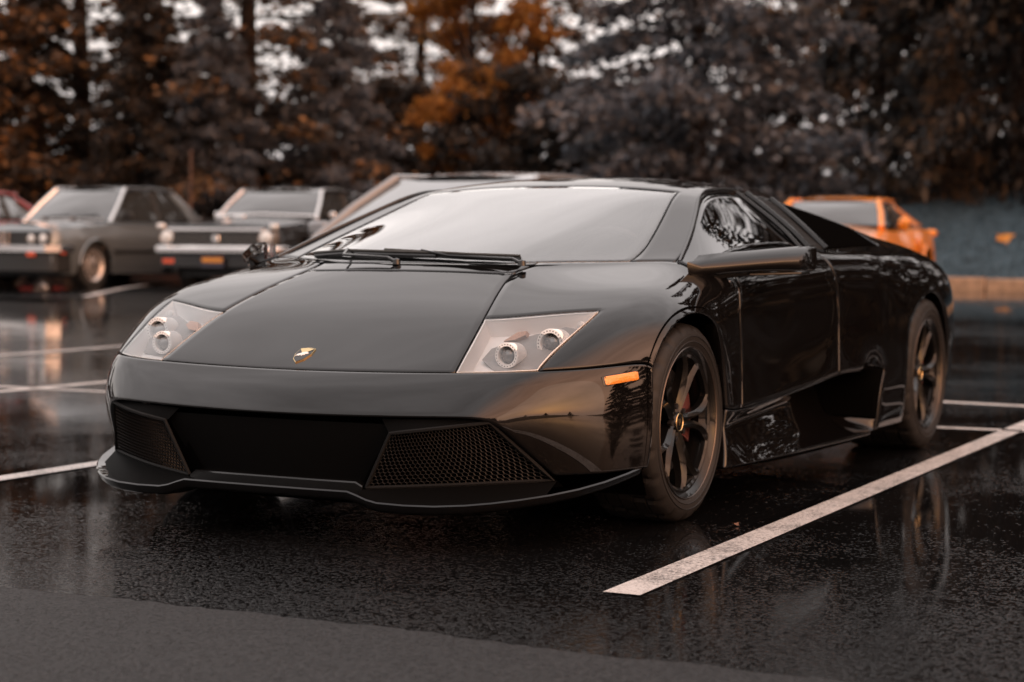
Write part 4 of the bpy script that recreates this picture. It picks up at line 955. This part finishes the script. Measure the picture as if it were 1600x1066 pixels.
def black_classic():
    m = mat('classic_black_paint', (.010, .009, .009), .3, coat=1.0, coat_rough=.03)
    r = empty('classic_car', (-11.3, 14.4, zg(-11.4, 15)), math.radians(9))
    tag(r, 'black classic two-door car with wide chrome grille bar, single round headlights and yellow plate', 'car', 'cars parked in the lot')
    L = 4.6
    body(r, L, [], [(0, .74), (.06, .86), (1.1, .95), (1.5, .97), (3.6, .95), (4.5, .90), (4.6, .82)], [(0, .72), (.06, .82), (1.2, .90), (3.5, .89), (4.5, .85), (4.6, .75)],
         [(0, .80), (.1, .86), (.6, .885), (2.2, .89), (4.2, .86), (4.6, .78)], .22, [.80, 3.55], .325, m)
    cabin(r, 1.48, 1.98, 3.0, 3.62, .955, 1.40, .74, .60, m, .94, .55, .03, trim=c_chrome)
    for s in (-1, 1):
        for y in (.80, 3.55): road_wheel(r, s*.82, y, .325, .19, c_steel)
        lamp(r, s*.70, -.01, .68, .095)
        MB().box((s*.80, .03, .82), (.11, .08, .07)).build('fender_light', c_lampw, r, bevel=.02)
        MB().box((s*.86, 1.75, 1.0), (.10, .06, .08)).build('door_mirror', c_chrome, r, bevel=.02)
        MB().box((s*.895, 2.3, .86), (.01, 3.6, .016)).build('belt_trim', c_chrome, r)
        MB().box((s*.66, -.03, .37), (.17, .04, .06)).build('turn_signal', orange_lens, r, bevel=.01)
    MB().box((0, .005, .66), (1.22, .03, .20)).build('grille', c_black, r, bevel=.01)
    MB().box((0, -.015, .775), (1.36, .03, .042)).build('grille_bar', c_chrome, r, bevel=.012)
    for k in range(4): MB().box((0, -.012, .60+.035*k), (1.18, .012, .008)).build('grille_slat', mat('grille_grey', (.16, .15, .14), .4, metal=.6), r)
    MB().box((0, -.02, .66), (.10, .02, .09)).build('grille_emblem', c_chrome, r, bevel=.01)
    bumper_bar(r, [(-.90, .28, .51), (-.89, .05, .51), (-.80, -.08, .51), (0, -.11, .51), (.80, -.08, .51), (.89, .05, .51), (.90, .28, .51)], [(0, -.055), (.03, -.02), (.03, .03), (0, .06), (-.04, .06), (-.04, -.055)], c_chrome, 'front_bumper')
    bumper_bar(r, [(.88, 4.4, .50), (.7, 4.62, .50), (0, 4.66, .50), (-.7, 4.62, .50), (-.88, 4.4, .50)], [(0, -.06), (.03, 0), (0, .06), (-.05, .06), (-.05, -.06)], c_chrome, 'rear_bumper')
    pl = MB().box((0, -.10, .37), (.32, .015, .15)).build('licence_plate', mat('plate_dark', (.03, .03, .05), .5), r)
    MB().box((0, -.11, .39), (.29, .008, .055)).build('plate_lettering', mat('plate_yellow', (.60, .25, .03), .5), pl)
    MB().box((0, -.02, .36), (1.5, .05, .16)).build('front_valance', m, r, bevel=.02)
    MB().box((-.10, .35, .945), (.16, .05, .05)).build('hood_ornament', c_chrome, r, bevel=.015); MB().box((.16, .35, .945), (.16, .05, .05)).build('hood_ornament', c_chrome, r, bevel=.015)
    MB().tube([(-.72, 1.46, .975), (0, 1.36, 1.0), (.72, 1.46, .975)], .025, 6).build('cowl_trim', c_chrome, r)
    wells(r, [.80, 3.55], .325, .88)
def grey_coupe():
    m = mat('taupe_paint', (.20, .20, .205), .35, metal=.4, coat=1.0, coat_rough=.04)
    r = empty('parked_coupe', (-3.45, 4.75, zg(-3.5, 6)), math.radians(2))
    tag(r, 'modern silver-grey car with a raked windscreen right behind the black sports car', 'car', 'cars parked in the lot')
    L = 4.6
    body(r, L, [], [(0, .58), (.12, .72), (.7, .86), (1.15, .95), (3.6, 1.0), (4.4, 1.0), (4.6, .85)], [(0, .55), (.12, .66), (.7, .80), (1.2, .88), (3.6, .93), (4.4, .93), (4.6, .8)],
         [(0, .66), (.15, .80), (.5, .88), (2.2, .91), (4.0, .89), (4.45, .82), (4.6, .72)], .20, [.88, 3.62], .33, m)
    cabin(r, 1.10, 1.98, 3.2, 4.1, .93, 1.445, .76, .58, m, 1.0, .52, .035)
    for s in (-1, 1):
        for y in (.88, 3.62): road_wheel(r, s*.86, y, .33, .22, c_steel, 6)
        v = [(s*.50, .05, .58), (s*.74, .17, .60), (s*.80, .45, .72), (s*.56, .14, .68)]; MB().prism(v, (0, .05, -.02)).build('headlamp', c_lampw, r, bevel=.01)
        MB().box((s*.92, 1.45, 1.0), (.16, .10, .11)).build('door_mirror', m, r, bevel=.03)
    MB().box((0, .03, .42), (1.0, .06, .16)).build('grille', c_black, r, bevel=.02)
    MB().box((0, .03, .27), (1.3, .08, .10)).build('front_valance', c_black, r, bevel=.02)
    wells(r, [.88, 3.62], .33, .90)
def red_hatch():
    m = mat('red_paint', (.24, .035, .035), .35, coat=1.0, coat_rough=.04)
    r = empty('parked_hatchback', (-16.75, 13.9, zg(-16, 15)), math.radians(13))
    tag(r, 'red car with dark windows partly out of frame at the left edge', 'car', 'cars parked in the lot')
    L = 4.3
    body(r, L, [], [(0, .68), (.10, .78), (1.1, .92), (3.4, .95), (4.2, .92), (4.3, .8)], [(0, .64), (.1, .72), (1.1, .87), (3.4, .90), (4.2, .86), (4.3, .75)],
         [(0, .72), (.15, .80), (2.1, .85), (3.9, .83), (4.3, .74)], .20, [.80, 3.35], .30, m)
    cabin(r, 1.25, 1.9, 3.0, 3.95, .90, 1.36, .72, .56, m, .93, .47, .035)
    for s in (-1, 1):
        for y in (.80, 3.35): road_wheel(r, s*.80, y, .30, .19, c_steel)
        lamp(r, s*.58, -.01, .62, .08)
        MB().box((s*.84, 1.5, .98), (.10, .07, .09)).build('door_mirror', m, r, bevel=.02)
    MB().box((0, -.005, .62), (.9, .03, .10)).build('grille', c_black, r, bevel=.01)
    bumper_bar(r, [(-.82, .25, .46), (-.78, .0, .46), (0, -.07, .46), (.78, .0, .46), (.82, .25, .46)], [(0, -.08), (.03, 0), (0, .08), (-.05, .08), (-.05, -.08)], c_black, 'front_bumper')
    wells(r, [.80, 3.35], .30, .84)
def orange_fastback():
    m = mat('orange_paint', (.88, .29, .012), .35, coat=1.0, coat_rough=.04)
    r = empty('fastback_coupe', (-4.42, 16.75, zg(-4.4, 19)), math.radians(3))
    tag(r, 'bright orange classic fastback coupe with round door mirror by the lawn', 'car', 'cars parked in the lot')
    L = 4.66
    body(r, L, [], [(0, .72), (.08, .82), (1.4, .93), (1.75, .96), (3.9, .98), (4.5, .95), (4.66, .80)], [(0, .70), (.1, .78), (1.5, .88), (2.6, .87), (3.4, .93), (4.3, .90), (4.66, .78)],
         [(0, .78), (.12, .84), (.6, .88), (2.2, .885), (3.3, .93), (4.1, .92), (4.5, .86), (4.66, .80)], .22, [.92, 3.66], .33, m)
    cabin(r, 1.68, 2.12, 3.0, 4.25, .945, 1.345, .74, .585, m, .975, .42, .035, trim=m)
    for s in (-1, 1):
        for y in (.92, 3.66): road_wheel(r, s*.86, y, .33, .20, c_steel, 5)
        lamp(r, s*.62, -.01, .66, .09)
        mr = MB().lathe([(-.05, .02), (-.045, .05), (-.01, .075), (.03, .07), (.035, .0001)], 20, 'y', (s*.97, 1.95, .985)).build('door_mirror', m, r); MB().tube([(s*.86, 1.98, .91), (s*.95, 1.96, .97)], .016, 6).build('mirror_stem', c_chrome, mr)
        for y in (.92, 3.66):
            pts = [(s*(.885 if y < 2 else .925), y+.375*math.cos(t), .33+.365*math.sin(t)) for t in np.linspace(.1, math.pi-.1, 15)]; MB().tube(pts, .028, 6).build('wheel_arch_flare', m, r)
        MB().tube([(s*.745, 1.66, .94), (s*.59, 2.10, 1.275)], .018, 6).build('windscreen_trim', c_chrome, r)
        MB().tube([(s*.70, 2.85, .96), (s*.63, 2.75, 1.23)], .022, 6).build('window_post', c_chrome, r)
        MB().prism([(s*.935, 3.05, .62), (s*.945, 3.20, .60), (s*.945, 3.20, .78), (s*.935, 3.05, .80)], (s*.03, 0, 0)).build('side_scoop', m, r, bevel=.015)
    MB().box((0, -.005, .62), (1.0, .03, .20)).build('grille', c_black, r, bevel=.01)
    bumper_bar(r, [(-.86, .22, .47), (-.80, .0, .47), (0, -.08, .47), (.80, .0, .47), (.86, .22, .47)], [(0, -.05), (.03, 0), (0, .05), (-.04, .05), (-.04, -.05)], c_chrome, 'front_bumper')
    MB().box((0, 4.62, .88), (1.7, .14, .10)).build('tail_spoiler', m, r, bevel=.03)
    wells(r, [.92, 3.66], .33, .90)
grey_sedan(); black_classic(); grey_coupe(); red_hatch(); orange_fastback()
# ================================================================== trees
bark = mat('bark', (.035, .022, .016), .9, bump=(14, 1.0), var=(4, .4), spec=.2)
def foliage(name, c1, c2, c3, trans=.25):
    m = bpy.data.materials.new(name); m.use_nodes = True; n = m.node_tree; b = n.nodes['Principled BSDF']; L = n.links.new
    g = n.nodes.new('ShaderNodeNewGeometry'); r = n.nodes.new('ShaderNodeValToRGB'); e = r.color_ramp.elements; e[0].color = (*c1, 1); e[1].color = (*c3, 1); q = e.new(.55); q.color = (*c2, 1)
    L(g.outputs['Random Per Island'], r.inputs['Fac']); L(r.outputs['Color'], b.inputs['Base Color']); b.inputs['Roughness'].default_value = .6; b.inputs['Specular IOR Level'].default_value = .35
    t = n.nodes.new('ShaderNodeBsdfTranslucent'); L(r.outputs['Color'], t.inputs['Color']); mx_ = n.nodes.new('ShaderNodeMixShader'); mx_.inputs['Fac'].default_value = trans
    o = n.nodes['Material Output']; L(b.outputs[0], mx_.inputs[1]); L(t.outputs[0], mx_.inputs[2]); L(mx_.outputs[0], o.inputs['Surface']); return m
F_blue = foliage('needles_blue', (.055, .062, .075), (.145, .158, .18), (.24, .20, .175))
F_dark = foliage('needles_dark', (.014, .014, .0145), (.036, .034, .033), (.12, .07, .035))
F_mix = foliage('needles_rust', (.028, .025, .024), (.075, .056, .042), (.33, .15, .045))
F_orange = foliage('leaves_orange', (.20, .075, .018), (.42, .17, .03), (.58, .27, .06), .35)
F_loose = foliage('leaves_loose', (.06, .05, .045), (.13, .10, .085), (.30, .15, .06), .35)
def leaf_cloud(P, D, size, rg, flat=.5):
    """quads at points P with main directions D"""
    n = len(P); d = D+rg.normal(0, .45, (n, 3)); d /= np.linalg.norm(d, axis=1)[:, None]
    u = rg.normal(0, 1, (n, 3)); u[:, 2] *= flat; u -= d*np.sum(u*d, 1)[:, None]; u /= np.linalg.norm(u, axis=1)[:, None]+1e-9
    s = size*rg.uniform(.6, 1.35, (n, 1)); v = np.concatenate([P-d*s*.5, P+u*s*.26, P+d*s*.6, P-u*s*.26], 1).reshape(-1, 3)
    return v, np.arange(4*n).reshape(-1, 4)
def np_mesh(name, v, f, m):
    me = bpy.data.meshes.new(name); me.vertices.add(len(v)); me.vertices.foreach_set('co', v.astype(np.float32).ravel()); k = f.shape[1]
    me.loops.add(f.size); me.loops.foreach_set('vertex_index', f.astype(np.int32).ravel()); me.polygons.add(len(f)); me.polygons.foreach_set('loop_start', np.arange(0, f.size, k, dtype=np.int32)); me.update(); me.materials.append(m); return me
def conifer(H, R, seed, m, nb=95, per=330, size=.24, bare=.03, droop=.25, low=1.0, clump=.16):
    rg = np.random.default_rng(seed); Ps = []; Ds = []; wood = MB()
    wood.tube([(0, 0, -.5), (.05, .02, H*.3), (-.04, .03, H*.7), (0, 0, H)], [.26, .21, .12, .02], 9)
    for i in range(nb):
        t = bare+(1-bare)*((i+rg.random())/nb)**1.05; z = H*t; a = i*2.399+rg.normal(0, .3); ln = R*(1-t)**.75*rg.uniform(.7, 1.12)*(low if t < .2 else 1)+.25
        d = np.array([math.cos(a), math.sin(a), .12-droop*rg.uniform(.5, 1.2)]); tip = np.array([0, 0, z])+d*ln; mid = np.array([0, 0, z])+d*ln*.5+np.array([0, 0, .07*ln])
        wood.tube([(0, 0, z), tuple(mid), tuple(tip)], [.045, .03, .008], 4, cap=False)
        k = int(per*(.25+.75*ln/R)); s = rg.beta(1.7, 1.15, k); nodes = rg.integers(0, 9, k); off = (rg.random((9,))*.9+.1)
        side = np.array([-math.sin(a), math.cos(a), 0]); w = rg.normal(0, 1, k)*(.10+.26*ln*(1-s)*.75)
        # clumps: quantise along the bough so that tufts with gaps appear
        s = np.clip(np.round(s*8)/8+rg.normal(0, .03, k), 0.05, 1.04)
        c = (1-s)[:, None]**2*np.array([0, 0, z])+2*(s*(1-s))[:, None]*mid+(s**2)[:, None]*tip
        p = c+side*w[:, None]+np.stack([rg.normal(0, clump*.6, k), rg.normal(0, clump*.6, k), rg.normal(0, clump, k)-abs(w)*.28], 1)
        Ps.append(p); Ds.append(np.tile(d, (k, 1))+side*np.sign(w)[:, None]*.7)
    v, f = leaf_cloud(np.concatenate(Ps), np.concatenate(Ds), size, rg)
    return np_mesh('crown', v, f, m), wood
def broadleaf(H, R, seed, m, n=16000, size=.22, nclump=46, z0=.25):
    rg = np.random.default_rng(seed); wood = MB(); wood.tube([(0, 0, -.4), (.1, 0, H*.3), (0, .1, H*.6)], [.2, .15, .06], 8); Ps = []
    for i in range(nclump):
        a = rg.random()*6.28; t = rg.random(); r = R*math.sqrt(rg.random())*math.sin(math.pi*(.12+.8*t))**.6; c = np.array([r*math.cos(a), r*math.sin(a), H*(z0+(1-z0)*t)])
        wood.tube([(0, 0, H*(.15+.45*t)), tuple(c*.5+np.array([0, 0, H*(.15+.4*t)*.5])), tuple(c)], [.05, .03, .008], 4, cap=False)
        k = n//nclump; Ps.append(c+rg.normal(0, 1, (k, 3))*np.array([.62, .62, .34])*R*.20)
    P = np.concatenate(Ps); v, f = leaf_cloud(P, rg.normal(0, 1, P.shape), size, rg, 1.0)
    return np_mesh('crown', v, f, m), wood
PROTO = {}
def plant(kind, px, D, scale, rz, label, zoff=0.0, zs=1.25):
    lat = (px-800)/2976*D; x = CAM[0]+_f[0]*D/math.cos(PITCH)+_r[0]*lat; y = CAM[1]+_f[1]*D/math.cos(PITCH)+_r[1]*lat
    cr, tr = PROTO[kind]; name = {'blue': 'spruce_tree', 'dark': 'evergreen_tree', 'rust': 'conifer_tree', 'sparse': 'conifer_tree', 'orange': 'autumn_tree', 'loose': 'autumn_tree', 'bush': 'shrub'}[kind]
    r = empty(name, (x, y, (bank(x, y) if y > KERB_Y+.2 else zg(x, y))+zoff), rz); r.scale = (scale, scale, scale*zs)
    for nm, me in (('trunk', tr), ('crown', cr)):
        o = bpy.data.objects.new(nm, me); COL.objects.link(o); o.parent = r
    return tag(r, label, 'shrub' if kind == 'bush' else 'tree', 'trees behind the parking lot')
def proto(key, cw):
    me, wood = cw; o = wood.build('trunk', bark); t = o.data; bpy.data.objects.remove(o); PROTO[key] = (me, t)
proto('blue', conifer(11, 5.0, 1, F_blue, 74, 720, .25, .02, .30, 1.0, .11))
proto('dark', conifer(12, 4.6, 2, F_dark, 80, 640, .26, .01, .42, 1.1, .12))
proto('rust', conifer(12, 4.4, 3, F_mix, 80, 260, .24, .03, .30))
proto('sparse', conifer(12, 5.4, 4, F_mix, 64, 400, .22, .02, .22, 1.0, .11))
proto('orange', broadleaf(7.5, 2.8, 5, F_orange, 12000, .24))
proto('loose', broadleaf(10, 3.4, 6, F_loose, 8000, .22, 50))
proto('bush', broadleaf(3.2, 2.6, 8, F_dark, 9000, .24, 30, .05))
def forest():
    P = plant
    P('sparse', 125, 43, .95, .3, 'sparse rust-tinted conifer with a dark trunk at the far left', zs=.85)
    P('rust', -90, 40, .75, 1.2, 'rust brown conifer cut by the left edge of the picture')
    P('sparse', 388, 42, 1.0, 2.2, 'tall sparse conifer whose straight trunk rises above the classic car', zs=.85)
    P('dark', 225, 40, .44, .7, 'low dark spruce between the two sparse conifers at the left')
    P('blue', 330, 40, .40, 1.5, 'low blue-grey spruce at the foot of the tall sparse conifer')
    P('blue', 520, 41, .40, 4.5, 'low blue-grey spruce behind the classic car roof')
    P('dark', 50, 42, .46, 2.5, 'low dark evergreen behind the red car at the left edge')
    P('orange', 735, 45, .62, .4, 'orange autumn tree above the windscreen of the sports car')
    P('orange', 715, 42, .36, 2.9, 'low golden orange bush right above the silver-grey car roof', zs=1.1)
    P('sparse', 655, 52, .75, 3.1, 'thin rust conifer just left of the orange autumn tree', zs=.85)
    P('rust', 835, 47, .60, 4.0, 'rust orange conifer beside the small gap of open sky')
    P('blue', 1085, 38, .80, .9, 'broad dense blue-grey spruce in the middle of the background')
    P('loose', 1365, 50, .80, 1.0, 'loose greyish autumn tree with sky showing through its crown')
    P('dark', 1585, 38, .82, 2.0, 'large dark evergreen filling the upper right corner', zs=1.9)
    P('rust', 1470, 37, .22, 4.4, 'short rusty conifer with low fronds above the lawn')
    P('dark', 1440, 47, .80, 5.6, 'dark evergreen behind the short rusty conifer at the right', zs=1.7)
    P('loose', 1270, 56, .90, 5.0, 'tall loose tree behind the right side of the broad spruce')
    lab = ['leftmost dark shrub behind the red car', 'dark shrub behind the grey sedan roof', 'dark shrub beside the wooden stake', 'dark shrub behind the classic car roof', 'dark shrub behind the silver-grey car roof', 'dark shrub under the orange autumn tree', 'dark shrub left of the broad blue-grey spruce', 'dark shrub at the foot of the broad blue-grey spruce', 'dark shrub right of the orange fastback roof']
    for i, l in enumerate(lab): P('bush', 10+150*i+rng.uniform(-20, 20), 43+rng.uniform(-1, 2), rng.uniform(.50, .68), rng.random()*6, l)
forest()
# trees further along the edge of the lot (seen mirrored in the bodywork): one far mass per side
def far_trees():
    n_ = 0; rg = np.random.default_rng(21); Vs = []; Fs = []; k = 0
    def put(me, x, y, s, rz, sz=1.0):
        nonlocal k
        v = np.empty(len(me.vertices)*3); me.vertices.foreach_get('co', v); v = v.reshape(-1, 3)*np.array([s, s, s*sz]); c, s_ = math.cos(rz), math.sin(rz)
        f = np.arange(len(v)).reshape(-1, 4); keep = rg.random(len(f)) < .36; f = f[keep]; v = v[f.ravel()]
        mid = v.reshape(-1, 4, 3).mean(1).repeat(4, 0); v = mid+(v-mid)*1.6
        v = np.stack([v[:, 0]*c-v[:, 1]*s_+x, v[:, 0]*s_+v[:, 1]*c+y, v[:, 2]+.2], 1); Vs.append(v); Fs.append(np.arange(len(v)).reshape(-1, 4)+k); k += len(v)
    for i, (x, y, q, h) in enumerate(((-5.5, 42, .7, 2.4), (-1, 35.5, .95, 2.1), (3.2, 28, .9, 1.9), (6.5, 31, 1.0, 1.5), (9, 25, .9, 1.5), (12.5, 27, 1.1, 1.3), (14.5, 20, .9, 1.3), (17.5, 17.5, 1.0, 1.1), (21, 13, .9, 1.0), (27, 9, .8, 1.0))):      # row continuing to the right of the frame
        put(PROTO[('dark', 'rust', 'blue')[i % 3]][0], x, y, q, rg.random()*6, h)
    for i in range(9):                                            # row continuing to the left of the frame
        put(PROTO[('dark', 'rust', 'blue')[i % 3]][0], -36-4.5*i+rg.uniform(-1, 1), 29-4.0*i+rg.uniform(-1, 1), rg.uniform(.7, .9), rg.random()*6)
    for i in range(16):                                           # low far row behind the photographer
        a = math.radians(95+i*11); put(PROTO[('blue', 'dark', 'rust', 'loose')[i % 4]][0], 110*math.sin(a), 110*math.cos(a), rg.uniform(.55, .95), rg.random()*6)
    me = np_mesh('far_trees', np.concatenate(Vs), np.concatenate(Fs), F_dark); o = bpy.data.objects.new('far_trees', me); COL.objects.link(o)
    tag(o, 'dark far tree line mirrored in the sports car bodywork', 'trees', kind='stuff')
far_trees()
